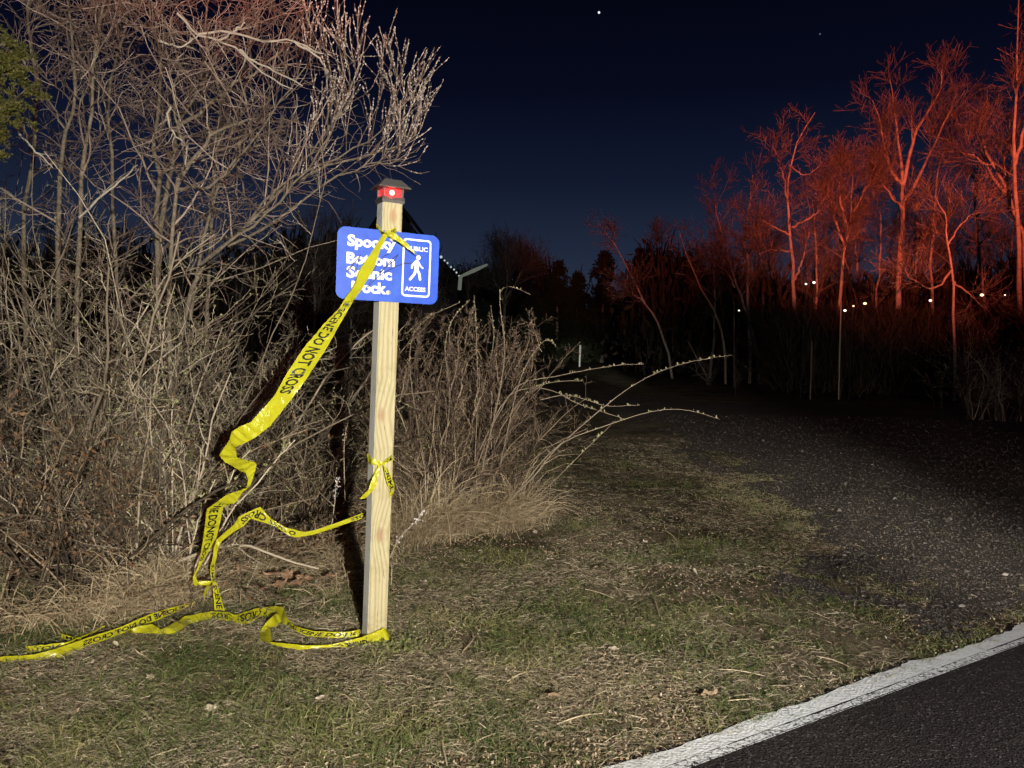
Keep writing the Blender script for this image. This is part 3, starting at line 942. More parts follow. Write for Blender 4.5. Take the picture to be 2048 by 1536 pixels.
# ------------------------------------------------------------------ near vegetation
def shrub(name, label, cat, roots, hgt_, ncane, lean=(0, 0), spread=.5, mats=('twig', 'bud'), lv=(10, 5), tw=(.45, .16), r=.0068, leaves=2, group=None, curl=-.05, leafsz=.0125, deadleaf=0, extra=None, wild=.11):
    """multi-stemmed shrub: every cane of its own polyline, two orders of twigs, buds"""
    roots = np.asarray(roots, float)
    root = thing(name, label, cat, roots.mean(0), group)
    ix = rng.integers(0, len(roots), ncane)
    n = 10
    P = np.empty((ncane, n, 3))
    P[:, 0] = roots[ix] + np.c_[rng.normal(0, .07, (ncane, 2)), np.full(ncane, -.03)]
    d = nrm(np.c_[rng.normal(0, spread, (ncane, 2)) + np.array(lean), np.ones(ncane)])
    H = hgt_ * rng.uniform(.55, 1.1, ncane) * 1.12
    bendv = np.c_[d[:, :2] * .25, np.full(ncane, curl)]
    for k in range(1, n):
        d = nrm(d + bendv * (k / n) + rng.normal(0, wild, (ncane, 3)))
        P[:, k] = P[:, k - 1] + d * (H / (n - 1))[:, None]
    Rr = (r * np.clip(rng.lognormal(-.2, .45, ncane), .45, 2.2))[:, None] * np.linspace(1, .35, n)[None]
    if extra is not None:
        P = np.concatenate([P, extra[0]])
        Rr = np.concatenate([Rr, extra[1]])
    addtubes(MB(), P, Rr, 5).build('cane', M[mats[0]], root, smooth=True, kind='stuff')
    t1, q1 = grow(P, Rr, lv[0], tw[0], 48, .15, 1., .2, .03, 6, .6, rmin=.0018)
    t2, q2 = grow(t1, q1, lv[1], tw[1], 45, .15, 1., .14, .03, 4, .65)
    mb = MB()
    addtubes(mb, t1, q1, 4)
    addtubes(mb, t2, q2, 3)
    mb.build('twigs', M[mats[0]], root, kind='stuff')
    if leaves:
        lf = MB()
        leafquads(lf, along(t2, leaves, .2, 1.), leafsz, .8)
        leafquads(lf, along(t1, leaves, .3, 1.), leafsz, .8)
        lf.build('leaf_buds', M[mats[1]], root, kind='stuff')
    if deadleaf:
        lf = MB()
        leafquads(lf, along(t1, deadleaf, 0, 1.), .026, -.6, asp=.5, tint=rng.beta(1.0, 6, len(t1) * deadleaf) * .6)
        lf.build('dead_leaves', M['deadleaf'], root, kind='stuff')
    return root
def groots(pxs):
    return np.array([gp(*p) for p in pxs])

# shrubs of the left thicket
shrub('leafing_shrub', 'leafing shrub with pale upright canes left of the trailing tape', 'shrub', groots([(300, 1180), (340, 1170), (370, 1180)]), 1.45, 20, (.02, .1), .45, leaves=2, leafsz=.014)
shrub('thicket_shrub', 'dense brown shrub filling the bottom left corner of the thicket', 'shrub', groots([(60, 1210), (120, 1200), (10, 1220), (180, 1205)]), 1.15, 36, (0, .1), .55, ('twig_dark', 'bud'), (11, 5), leaves=0, deadleaf=5)
shrub('budding_shrub', 'budding shrub leaning in at the left edge below the cedar', 'shrub', groots([(40, 1130), (130, 1120), (-60, 1140)]), 2.0, 28, (.1, .1), .45, leaves=1)
shrub('twiggy_shrub', 'tall twiggy shrub with green buds behind the flying tape', 'shrub', groots([(420, 1090), (470, 1080), (380, 1090)]), 1.9, 26, (-.02, .05), .38, leaves=2, leafsz=.014)
shrub('low_shrub', 'low sparse shrub with curved twigs left of the post shadow', 'shrub', groots([(560, 1060), (610, 1050), (650, 1055)]), .95, 30, (0, .1), .5, ('twig_dark', 'bud'), (9, 4), leaves=2)
shrub('brown_shrub', 'matted brown shrub low in the middle of the thicket', 'shrub', groots([(230, 1160), (270, 1150), (200, 1170)]), 1.15, 34, (0, .15), .5, ('twig_dark', 'bud'), (11, 5), leaves=1, deadleaf=4)
shrub('grey_shrub', 'grey shrub of fine crossing twigs under the bare saplings', 'shrub', groots([(200, 1060), (280, 1050), (350, 1050)]), 2.3, 40, (0, 0), .36, leaves=1)
shrub('rear_shrub', 'shadowy shrub at the back of the thicket right of the willow limb', 'shrub', groots([(500, 1000), (580, 990), (430, 1000)]), 1.9, 34, (.0, 0), .4, ('twig', 'bud'), leaves=2)
shrub('old_bush', 'old bush with crooked grey twigs between saplings and cedar', 'shrub', groots([(60, 1020), (0, 1030), (130, 1010)]), 2.9, 36, (.08, 0), .36, leaves=1)

# bramble right of the post
canes = [([(1030, 990), (1075, 945), (1110, 900), (1215, 808), (1290, 757), (1370, 726), (1465, 710)], 5.2, 3.0),
         ([(1050, 965), (1085, 922), (1130, 882), (1210, 852), (1290, 826), (1350, 818), (1400, 826), (1440, 839)], 5.1, 2.6),
         ([(985, 850), (1035, 772), (1110, 753), (1180, 739), (1240, 730), (1288, 728)], 5.3, 2.2),
         ([(960, 900), (1010, 800), (1060, 776), (1110, 783), (1150, 805), (1200, 822), (1250, 838)], 5.3, 2.4),
         ([(1000, 860), (1050, 790), (1090, 768), (1130, 762), (1165, 762)], 5.4, 2.0),
         ([(1080, 800), (1130, 790), (1175, 800), (1215, 812), (1280, 810)], 5.3, 1.8),
         ([(965, 940), (970, 912), (991, 825), (1005, 747), (1010, 698), (1001, 620), (1001, 582), (1022, 573), (1061, 589)], 5.2, 2.6),
         ([(880, 960), (900, 800), (890, 700), (905, 640), (940, 600)], 5.4, 2.4), ([(860, 980), (830, 820), (820, 700), (850, 640), (920, 605)], 5.4, 2.4),
         ([(950, 930), (955, 780), (952, 650), (948, 590)], 5.5, 2.2), ([(1000, 930), (1040, 760), (1080, 690), (1100, 682), (1113, 694)], 5.3, 2.0),
         ([(1055, 1010), (1110, 960), (1170, 900), (1222, 850)], 5.0, 1.6), ([(900, 1000), (940, 860), (985, 700), (982, 610)], 5.5, 2.2)]
EP = np.array([pxline([p + () for p in c_[0]], c_[1], 16) for c_ in canes])
ER = np.array([np.linspace(c_[2] * .5, .6, 16) * c_[1] / F for c_ in canes])
br_ = shrub('bramble_bush', 'budding bramble bush right of the sign post with canes arching over the path', 'shrub', groots([(850, 1040), (900, 1030), (950, 1030), (990, 1025), (820, 1050)]), 1.05, 110, (-.03, .05), .28, ('bramble', 'bud'), (11, 5), (.32, .12), leaves=1, leafsz=.012)
root = br_
for q in range(len(canes)):
    o = addtubes(MB(), EP[q:q + 1], np.maximum(ER[q:q + 1], .0019), 6, tint=.34).build('arching_cane', M['twig'], root, smooth=True)
bp, bd = along(EP, 22, .25, 1., True)
mb = MB()
leafquads(mb, bp, .017, 2.2, tint=.9, asp=.6)
leafquads(mb, bp, .015, 2.2, tint=.8, asp=.6)
mb.build('cane_buds', M['bud'], root, kind='stuff')
shrub('weed_clump', 'clump of feathery dead weeds at the top of the bramble', 'weed', groots([(900, 985), (940, 985), (985, 985), (840, 990)]), 1.38, 100, (-.02, 0), .2, ('bramble', 'bud'), (12, 6), (.3, .1), r=.0045, leaves=0)
wd = [o for o in S.objects if o.name.startswith('weed_clump')][0]
mb = MB()
q_ = rng.integers(0, 60, 420)
cx_ = at(930, 900, 5.6)
hp0 = np.array([at(px, py, Y_) for px, py, Y_ in zip(rng.uniform(800, 1075, 130), rng.uniform(640, 830, 130), rng.uniform(5.2, 6.0, 130))])
hd = nrm(np.c_[rng.normal(.15, .45, 130), rng.normal(0, .3, 130), np.ones(130)])
PP = hp0[:, None] + hd[:, None] * np.linspace(-.16, .10, 7)[None, :, None] + np.cumsum(rng.normal(0, .006, (130, 7, 3)), 1)
addtubes(mb, PP, taper(7, .003, .0015, 130), 4)
a1, b1 = grow(PP, taper(7, .0025, .0015, 130), 12, .10, 40, .2, 1., .2, -.05, 5, .6)
addtubes(mb, a1, b1, 3)
leafquads(mb, along(a1, 6, .2, 1), .009, .2, asp=.6)
mb.build('seed_heads', M['bramble'], wd, kind='stuff')
shrub('dark_briar', 'dim briar thicket behind the post below the sign', 'shrub', groots([(720, 960), (660, 960), (780, 960)]), 1.25, 36, (0, 0), .4, ('twig_dark', 'bud'), (10, 4), leaves=1)

# willow with catkins
wl = thing('willow_tree', 'pussy willow limb with silvery catkins arching above the post cap', 'tree', at(300, 1060, 5.5))
limbs = [([(330, 1000), (360, 700), (401, 529), (456, 492), (538, 401), (615, 346), (729, 310), (790, 296), (835, 268)], 5.2, 11, 2),
         ([(401, 529), (480, 470), (560, 400), (640, 300), (690, 200), (720, 130)], 5.0, 7, 1.5),
         ([(456, 492), (560, 440), (650, 370), (730, 332), (780, 325), (800, 305)], 5.1, 6, 1.4),
         ([(380, 640), (420, 420), (470, 330), (540, 230), (600, 150), (650, 90)], 5.3, 7, 1.5),
         ([(470, 480), (560, 370), (640, 330), (740, 280), (800, 210), (820, 170)], 5.2, 5, 1.4),
         ([(540, 400), (600, 330), (660, 250), (700, 160), (690, 90)], 5.1, 5, 1.2)]
P = np.array([pxline(l[0], l[1], 16, .008) for l in limbs])
Rr = np.array([np.linspace(l[2], l[3], 16) * .5 * l[1] / F for l in limbs])
for q in range(len(limbs)):
    addtubes(MB(), P[q:q + 1], Rr[q:q + 1], 7, tint=.6).build('limb', M['bark'], wl, smooth=True)
s1, r1 = grow(P, Rr, 13, .9, 40, .35, 1., .08, .16, 8, .5, dec=.62, side=(-.5, 0, .9))
s2, r2 = grow(s1, r1, 4, .36, 30, .15, .95, .07, .14, 6, .7, dec=.5)
mb = MB()
addtubes(mb, s1, np.maximum(r1, .0026), 4)
addtubes(mb, s2, np.maximum(r2, .002), 4)
s3, r3 = grow(P, Rr, 26, .45, 60, .15, .9, .2, .02, 6, .4)
addtubes(mb, s3, r3, 3)
mb.build('shoots', M['twig_red'], wl, kind='stuff')
mk = MB()
tipmask = s2[:, -1, 0] > at(600, 200, 5.2)[0]
for src, k_ in ((s2[tipmask], 8), (s1[s1[:, -1, 0] > at(620, 200, 5.2)[0]], 11)):
    cp, cd_ = along(src, k_, .35, 1., True)
    cd_ = nrm(cd_ + rng.normal(0, .25, cd_.shape))
    ln = rng.uniform(.009, .017, len(cp))[:, None]
    n_ = 5
    CP = cp[:, None] + cd_[:, None] * (np.linspace(0, 1, n_)[None, :, None] * ln[:, None])
    addtubes(mk, CP, np.tile(np.array([.0012, .0037, .0042, .003, .0006]), (len(cp), 1)) * rng.uniform(.7, 1.2, (len(cp), 1)), 4)
mk.build('catkins', M['catkin'], wl, kind='stuff')

# bare saplings behind
def sapling(label, stems, Y, rpx, lv, mats=('bark', 'twig_red'), group=None, L1=.9, name='bare_sapling', upb=.06):
    P = np.array([pxline(s_, Y, 14, .012) for s_ in stems])
    Rr = np.array([np.linspace(rpx[q] if isinstance(rpx, (list, tuple)) else rpx, 2, 14) * .5 * Y / F for q in range(len(stems))])
    t_ = thing(name, label, 'tree', P[0, 0] * np.array([1, 1, 0]), group)
    for q in range(len(stems)):
        addtubes(MB(), P[q:q + 1], Rr[q:q + 1], 7, tint=.5 + .4 * rng.random()).build('trunk', M[mats[0]], t_, smooth=True)
    a1, b1 = grow(P, Rr, lv[0], L1, 58, .12, 1., .2, upb, 8, .5)
    a2, b2 = grow(a1, b1, lv[1], .5, 50, .15, 1., .22, upb * .5, 6, .6)
    a3, b3 = grow(a2, b2, lv[2], .22, 48, .1, 1., .2, .0, 4, .65)
    mb = MB()
    addtubes(mb, a1, np.maximum(b1, .003), 5)
    addtubes(mb, a2, np.maximum(b2, .0022), 4)
    addtubes(mb, a3, np.maximum(b3, .0016), 3)
    mb.build('twigs', M[mats[1]], t_, kind='stuff')
    return t_
sapling('tall grey sapling trunk rising straight through the thicket top', [[(285, 1100), (300, 760), (318, 560), (314, 374), (310, 273), (322, 130), (300, 40), (290, -90)]], 5.6, 15, (26, 6, 4))
sapling('forked sapling leaning right across the thicket top', [[(300, 1050), (318, 620), (330, 380), (355, 255), (392, 182), (450, 100), (492, 36), (540, -60)], [(355, 255), (430, 200), (520, 140), (590, 60), (620, -40)]], 5.8, [13, 8], (14, 5, 3))
sapling('crooked twin stemmed sapling left of the tall grey trunk', [[(140, 1080), (110, 600), (123, 328), (137, 250), (150, 150), (135, 20), (120, -80)], [(150, 1080), (160, 480), (173, 292), (196, 82), (210, -20), (240, -90)]], 5.7, [12, 11], (18, 6, 4))
sapling('bent brown sapling in front of the forked one', [[(350, 1080), (340, 800), (342, 501), (351, 378), (374, 314), (346, 214), (360, 130), (330, 40)], [(351, 378), (395, 300), (455, 250), (490, 240), (480, 140), (520, 20)], [(351, 378), (430, 370), (480, 310), (490, 260)]], 5.2, [11, 9, 8], (12, 5, 3))
sapling('thin saplings massed at the top left behind the cedar', [[(60, 1060), (50, 500), (70, 200), (60, 20), (90, -80)], [(230, 1060), (235, 500), (220, 200), (260, 20), (250, -80)], [(400, 1060), (420, 500), (440, 220), (410, 60), (450, -80)]], 6.6, [11, 9, 9], (24, 7, 4))
# pale dead vine over the top
vn = thing('dead_vine', 'pale leafless vine looping over the thicket top', 'vine', at(355, 30, 4.9))
VL = [[(355, 27), (370, 42), (392, 68), (437, 82), (478, 100), (515, 137), (548, 157), (585, 178)], [(397, 68), (455, 64), (533, 82), (588, 82), (634, 105), (661, 110)], [(480, 100), (500, 118), (545, 140), (605, 172)],
      [(588, 82), (640, 120), (655, 160)], [(437, 82), (470, 60), (490, 45)], [(318, 80), (360, 95), (397, 70)], [(342, 214), (336, 236), (350, 270), (372, 290), (370, 330)], [(36, 262), (70, 300), (105, 335)], [(158, 435), (200, 395), (245, 360), (275, 330)]]
for v_ in VL:
    p = pxline(v_, 4.9, 14, .004)[None]
    addtubes(MB(), p, taper(14, .0085, .004), 5, tint=.8).build('stem', M['pale_bark'], vn, smooth=True)
VP = np.array([pxline(v_, 4.9, 14) for v_ in VL])
a1, b1 = grow(VP, taper(14, .007, .004, len(VL)), 5, .25, 45, .2, 1, .15, 0, 6, .5)
addtubes(MB(), a1, b1, 4).build('twigs', M['pale_bark'], vn, kind='stuff')
# pale upright canes in front
uc = thing('pale_canes', 'few pale straight canes standing in front of the brown shrubs', 'shrub', gp(345, 1170))
for v_, Y_ in (([(345, 1170), (344, 1000), (342, 850), (346, 790)], 4.1), ([(338, 1170), (332, 1000), (324, 880)], 4.1), ([(345, 1165), (310, 1070), (250, 1020)], 4.0), ([(350, 1165), (365, 1040), (372, 985)], 4.1),
                ([(385, 1150), (440, 1010), (470, 940), (500, 900)], 3.9), ([(395, 1160), (460, 1030), (545, 930), (590, 880)], 3.9), ([(370, 1165), (395, 1050), (430, 960)], 4.0)):
    p = pxline(v_, Y_, 14, .003)[None]
    r_ = taper(14, .0055, .0028)
    c_o = addtubes(MB(), p, r_, 6, tint=.9).build('cane', M['twig'], uc, smooth=True)
    a1, b1 = grow(p, r_, 9, .16, 50, .3, 1, .1, .05, 5, .5)
    mb = MB()
    addtubes(mb, a1, b1, 4, tint=.8)
    mb.build('twigs', M['twig'], c_o, kind='stuff')
    mb = MB()
    leafquads(mb, along(a1, 5, .2, 1), .02, .8)
    leafquads(mb, along(p, 20, .3, 1), .018, .8)
    mb.build('leaf_buds', M['bud'], c_o, kind='stuff')

# cedar at the left edge
ce = thing('cedar_tree', 'yellow green cedar bough poking in at the upper left edge', 'tree', at(-420, 1050, 4.3))
tk = pxline([(-420, 1080), (-400, 600), (-380, 200), (-360, -300)], 4.3, 12)[None]
addtubes(MB(), tk, taper(12, .07, .03), 8).build('trunk', M['bark'], ce, smooth=True)
bg_ = [[(-390, 320), (-200, 300), (-60, 200), (10, 140), (40, 112)], [(-390, 380), (-200, 330), (-40, 240), (52, 178)], [(-390, 420), (-200, 360), (-60, 280), (32, 228)], [(-390, 250), (-200, 200), (-60, 125), (14, 85)], [(-390, 450), (-200, 400), (-70, 320), (5, 285)], [(-390, 350), (-180, 290), (-40, 175), (30, 148)]]
BP = np.array([pxline(q, 4.2, 12, .01) for q in bg_])
BR = taper(12, .012, .003, len(bg_))
addtubes(MB(), BP, BR, 5).build('boughs', M['bark'], ce, smooth=True, kind='stuff')
a1, b1 = grow(BP, BR, 34, .16, 45, .35, 1, .1, -.02, 5, .4, dec=.35)
a2, b2 = grow(a1, b1, 8, .06, 40, .1, 1, .1, 0, 4, .6)
mb = MB()
addtubes(mb, a2, np.maximum(b2, .0014), 3)
leafquads(mb, along(a2, 9, 0, 1), .017, .3, asp=.45)
leafquads(mb, along(a1, 16, 0, 1), .017, .3, asp=.45)
mb.build('foliage', M['cedar'], ce, kind='stuff')

# dry grass tufts
def tuft(label, roots, nb, h, spread=.28, wid=.0045, droop=.16, name='dry_grass_tuft', tint=None, rad=.09):
    roots = np.asarray(roots)
    t_ = thing(name, label, 'grass tuft', roots.mean(0), None)
    ix = rng.integers(0, len(roots), nb)
    n = 6
    P = np.empty((nb, n, 3))
    P[:, 0] = roots[ix] + np.c_[rng.normal(0, rad, (nb, 2)), np.full(nb, -.02)]
    d = nrm(np.c_[rng.normal(0, spread, (nb, 2)), np.ones(nb)])
    H = h * rng.uniform(.4, 1.2, nb)
    for k in range(1, n):
        d = nrm(d + np.c_[d[:, :2] * .3, np.full(nb, -droop * k * .5)] + rng.normal(0, .08, (nb, 3)))
        P[:, k] = P[:, k - 1] + d * (H / (n - 1))[:, None]
    Wd = nrm(np.cross(d, rng.normal(size=(nb, 3))))
    strips(MB(), P, Wd, (wid * rng.uniform(.5, 1.2, nb))[:, None] * np.array([1, 1, .9, .75, .5, .15])[None], tint).build('blades', M['straw'], t_, kind='stuff')
tuft('standing dry grass at the left foot of the trailing tape', groots([(280, 1215), (320, 1205), (360, 1200), (390, 1190), (260, 1220)]), 1500, .36)
tuft('dry grass in front of the dense brown corner shrub', groots([(60, 1250), (120, 1245), (180, 1238), (10, 1255), (225, 1230)]), 800, .26)
tuft('flattened dry grass behind the ground tape and left of the post', groots([(470, 1150), (520, 1140), (570, 1130), (620, 1120), (670, 1110), (540, 1170)]), 2400, .30, .9, droop=.35, rad=.16)
tuft('thick dry grass along the foot of the bramble', groots([(850, 1070), (900, 1065), (950, 1060), (1000, 1055), (1040, 1040), (820, 1080)]), 3600, .44, .28, droop=.2, rad=.10)
tuft('tall bleached grass stalks at the bramble front right of the post', groots([(835, 1075), (860, 1065), (890, 1060), (1030, 1035)]), 210, .78, .16, droop=.16, tint=.95, rad=.05, wid=.006)
tuft('dry grass around the shadowed side of the post foot', groots([(690, 1180), (660, 1150), (690, 1120)]), 900, .22, .6, droop=.3, rad=.14)

# scattered grass, thatch and litter
def scatter(N, y0, y1, xlo=-.78, xhi=.80, pw=1.0):
    y = y0 * (y1 / y0) ** (rng.random(N) ** pw)
    x = rng.uniform(xlo, xhi, N) * y
    return x, y
def ok_verge(x, y, m_=0.0):
    return (road_d(x, y) < -m_) 
# green blades
x, y = scatter(230000, 2.1, 9.5)
den = vnoise(x * 2.3, y * 2.3 + 9) * .6 + vnoise(x * 7 + 5, y * 7) * .4
bushy = (x < -.3) & (y > 4.4)
pth = in_path(x, y)
keep = ok_verge(x, y, -.03) & (rng.random(len(x)) < np.clip((den - .42) * 3.2, .06, 1)) & (~pth | (rng.random(len(x)) < .10)) & ~(bushy & (rng.random(len(x)) < .7))
x, y, den = x[keep], y[keep], den[keep]
nb = len(x)
hh = rng.gamma(3, .0105, nb) * (.5 + den * 1.1) + .008
d = nrm(np.c_[rng.normal(0, .5, (nb, 2)), np.ones(nb)])
P = np.empty((nb, 4, 3))
P[:, 0] = np.c_[x, y, hgt(x, y) - .004]
for k in range(1, 4):
    d = nrm(d + np.c_[d[:, :2] * .35, np.full(nb, -.12 * k)] + rng.normal(0, .08, (nb, 3)))
    P[:, k] = P[:, k - 1] + d * (hh / 3)[:, None]
Wd = nrm(np.cross(d, rng.normal(size=(nb, 3))))
gt = np.clip(vnoise(x * 3, y * 3 + 40) * .9 + rng.normal(0, .2, nb), 0, 1)
strips(MB(), P, Wd, (rng.uniform(.0012, .0028, nb) * (1 + y * .06))[:, None] * np.array([1, .9, .65, .1])[None], gt).build('grass', M['grass'], kind='stuff')
# taller tufts of green grass
cx, cy = scatter(130, 2.3, 6.0)
kk = ok_verge(cx, cy, .06) & ~in_path(cx, cy) & ~((cx < -.3) & (cy > 4.2))
cx, cy = cx[kk], cy[kk]
ci = np.repeat(np.arange(len(cx)), 55)
nb = len(ci)
sp_ = rng.uniform(.02, .06, len(cx))[ci]
x, y = cx[ci] + rng.normal(0, 1, nb) * sp_, cy[ci] + rng.normal(0, 1, nb) * sp_
P = np.empty((nb, 5, 3))
P[:, 0] = np.c_[x, y, hgt(x, y) - .004]
d = nrm(np.c_[rng.normal(0, .42, (nb, 2)), np.ones(nb)])
hh = rng.uniform(.03, .085, nb) * rng.uniform(.6, 1.15, len(cx))[ci]
for k in range(1, 5):
    d = nrm(d + np.c_[d[:, :2] * .3, np.full(nb, -.10 * k)] + rng.normal(0, .06, (nb, 3)))
    P[:, k] = P[:, k - 1] + d * (hh / 4)[:, None]
Wd = nrm(np.cross(d, rng.normal(size=(nb, 3))))
strips(MB(), P, Wd, rng.uniform(.0018, .0034, nb)[:, None] * np.array([1, .95, .8, .5, .1])[None], np.clip(rng.normal(.5, .25, nb) + (rng.random(len(cx)) - .5)[ci] * .6, 0, 1)).build('grass', M['grass'], kind='stuff')
# straw thatch
x, y = scatter(330000, 2.1, 11)
den = vnoise(x * 1.7 + 3, y * 1.7) * .55 + vnoise(x * 6, y * 6 + 11) * .45
keep = ok_verge(x, y, -.01) & (rng.random(len(x)) < np.clip((den - .28) * 3.2, .10, 1) * np.where(road_d(x, y) > -.3, .45, 1)) & (~in_path(x, y) | (rng.random(len(x)) < .05))
x, y, den = x[keep], y[keep], den[keep]
nb = len(x)
az = rng.normal(0, .9, nb) + np.where(rng.random(nb) < .5, 0, math.pi)
el = np.abs(rng.normal(0, .15, nb))
dv = np.c_[np.cos(az) * np.cos(el), np.sin(az) * np.cos(el), np.sin(el)]
ln = rng.gamma(2.2, .011, nb) + .006
P = np.empty((nb, 3, 3))
z0 = hgt(x, y) + rng.uniform(0, .012, nb)
P[:, 0] = np.c_[x, y, z0]
P[:, 1] = P[:, 0] + dv * (ln * .5)[:, None] + np.c_[rng.normal(0, .004, (nb, 2)), rng.uniform(0, .006, nb)]
P[:, 2] = P[:, 0] + dv * ln[:, None] + rng.normal(0, .003, (nb, 3))
Wd = nrm(np.cross(dv, rng.normal(size=(nb, 3)) * .6 + np.array([0, 0, 1])))
strips(MB(), P, Wd, (rng.uniform(.0010, .0025, nb) * (1 + y * .05))[:, None] * np.array([.8, 1, .3])[None], np.clip(rng.beta(2.2, 2.2, nb), 0, 1)).build('dead_grass', M['litter'], kind='stuff')
# crumbled leaf bits
x, y = scatter(60000, 2.1, 9)
keep = ok_verge(x, y, .0) & (rng.random(len(x)) < np.clip((vnoise(x * 2 + 50, y * 2) - .3) * 2, .1, 1)) & ~in_path(x, y)
x, y = x[keep], y[keep]
leafquads(MB(), np.c_[x, y, hgt(x, y) + .006], .0125, .12, tint=rng.beta(2, 1.6, len(x)), asp=.6).build('leaf_litter', M['deadleaf'], kind='stuff')
# leaf litter under the bushes
x, y = scatter(22000, 3.9, 7.5, -.75, .02)
keep = (y > 4.35 + .4 * vnoise(x * 2, y * 0) + np.clip(x + 1.0, 0, 9) * 1.6)
x, y = x[keep], y[keep]
leafquads(MB(), np.c_[x, y, hgt(x, y) + rng.uniform(0, .05, len(x))], .03, .3, tint=rng.beta(1.3, 3.4, len(x)), asp=.5).build('leaf_litter', M['deadleaf'], kind='stuff')
# pebbles
x, y = scatter(110000, 2.6, 15, .05, .85)
keep = in_path(x, y) & ok_verge(x, y, .02)
x, y = x[keep], y[keep]
nb = len(x)
sz = rng.gamma(1.3, .0016, nb) * (1 + y * .05) + .0014
oct_ = np.array([[1, .2, 0], [-.1, 1, 0], [-1, 0, 0], [.1, -1, 0], [0, 0, .6], [.0, .0, -.6]])
rot = rng.uniform(0, 6.28, nb)
O = oct_[None] * rng.uniform(.65, 1.35, (nb, 6, 1))
V = np.stack([O[..., 0] * np.cos(rot)[:, None] - O[..., 1] * np.sin(rot)[:, None], O[..., 0] * np.sin(rot)[:, None] + O[..., 1] * np.cos(rot)[:, None], O[..., 2]], -1) * sz[:, None, None]
V += np.c_[x, y, hgt(x, y) + .006 + sz * .2][:, None]
tr6 = np.array([(0, 1, 4), (1, 2, 4), (2, 3, 4), (3, 0, 4), (1, 0, 5), (2, 1, 5), (3, 2, 5), (0, 3, 5)])
MB().add(V, None, (tr6[None] + (np.arange(nb) * 6)[:, None, None]).reshape(-1, 3), np.repeat(rng.beta(1.5, 2.2, nb), 6)).build('gravel', M['stone'], kind='stuff')

# clover by the post foot and pale seed sprigs
cv = thing('clover_patch', 'small patch of round clover leaves on the right side of the post foot', 'plant', gp(790, 1300))
cp = gp(795, 1300) + np.c_[rng.normal(0, .07, (420, 1)), rng.normal(0, .05, (420, 1)), rng.uniform(.0, .03, (420, 1))]
leafquads(MB(), cp, .013, .3, tint=.45 + .3 * rng.random(420), asp=.95).build('leaves', M['grass'], cv, kind='stuff')
M['white_petal'] = flat('white_seed_fluff', (.62, .60, .58), .8)
for pts_, Y_, l_ in (([(780, 1115), (800, 1075), (835, 1040), (845, 1025)], 3.95, 'pale seeded sprig just right of the post low down'), ([(662, 1060), (670, 1000), (672, 970), (678, 955)], 4.3, 'pale seeded sprig in the dark gap left of the post'),
                      ([(690, 1000), (688, 900), (692, 860), (696, 845)], 4.5, 'tall dried seed spike standing left of the post')):
    sg = thing('seed_sprig', l_, 'plant', at(pts_[0][0], pts_[0][1], Y_))
    p = pxline(pts_, Y_, 10)[None]
    addtubes(MB(), p, taper(10, .003, .0018), 5, tint=.6).build('stem', M['twig'], sg, smooth=True)
    q_ = along(p, 46, .25, 1) + rng.normal(0, .008, (46, 3))
    leafquads(MB(), q_, .011, .3, asp=.8).build('seeds', M['white_petal'] if 'pale' in l_ else M['straw'], sg, kind='stuff')
# individual stones on the path
def stone(px, py, r, tint, label, group=None):
    p = gp(px, py)
    p[2] = hgt(p[0], p[1]) + r * .3
    mb = MB()
    ball(mb, (0, 0, 0), (r, r * .8, r * .6), 7, 5, tint)
    mb.V[0] = mb.V[0] * rng.uniform(.8, 1.2, (len(mb.V[0]), 1))
    o = mb.build('stone', M['stone'], smooth=False)
    o.location = p
    return tag(o, label, 'stone', group)
stone(1697, 1106, .016, .9, 'reddish pebble beside the pale pebble in the gravel')
stone(1689, 1113, .015, 1., 'pale pebble beside the reddish one in the gravel')
for x_, y_, l_ in ((1450, 864, 'light stone at the near tip of the far gravel, left end of a pair'), (1518, 868, 'light stone at the far gravel, right end of a pair'), (1640, 1020, 'light stone in the gravel straight above the reddish pebble'),
                   (1900, 1040, 'light stone in the dark gravel midway up the right side'), (1975, 1010, 'light stone in the gravel closest to the right edge'), (2010, 1150, 'light stone in the dark gravel above the end of the road line'),
                   (1925, 1210, 'light stone lowest in the gravel beside the road line'), (1790, 1000, 'light stone alone in the middle of the gravel path'), (1745, 930, 'light stone in the gravel below the far grass edge'), (1600, 855, 'light stone at the far edge of the gravel under the arching cane tip')):
    stone(x_, y_, .014 + .008 * rng.random(), .9 + .1 * rng.random(), l_, 'loose stones on the gravel path')

# individual fallen leaves
def leafmesh(tint, lobed, sz):
    n = 18
    a = np.linspace(0, 2 * math.pi, n, endpoint=False)
    r = (.55 + .45 * np.abs(np.cos(a * 2.5))) if lobed else (.75 + .25 * np.cos(a) ** 2)
    r = r * rng.uniform(.85, 1.12, n)
    x_, y_ = r * np.cos(a), r * np.sin(a) * (.7 if lobed else .5)
    cz = rng.uniform(.1, .5)
    z_ = cz * y_ ** 2 + rng.normal(0, .10, n) + .15 * x_ ** 2
    V = np.vstack([np.c_[x_, y_, z_], [[0, 0, 0]]]) * sz
    ang = rng.uniform(0, 6.28)
    V = np.c_[V[:, 0] * math.cos(ang) - V[:, 1] * math.sin(ang), V[:, 0] * math.sin(ang) + V[:, 1] * math.cos(ang), V[:, 2]]
    tl_ = rng.normal(0, .35)
    V = np.c_[V[:, 0], V[:, 1] * math.cos(tl_) - V[:, 2] * math.sin(tl_), V[:, 1] * math.sin(tl_) + V[:, 2] * math.cos(tl_)]
    return MB().add(V, None, [(q, (q + 1) % n, n) for q in range(n)], tint)
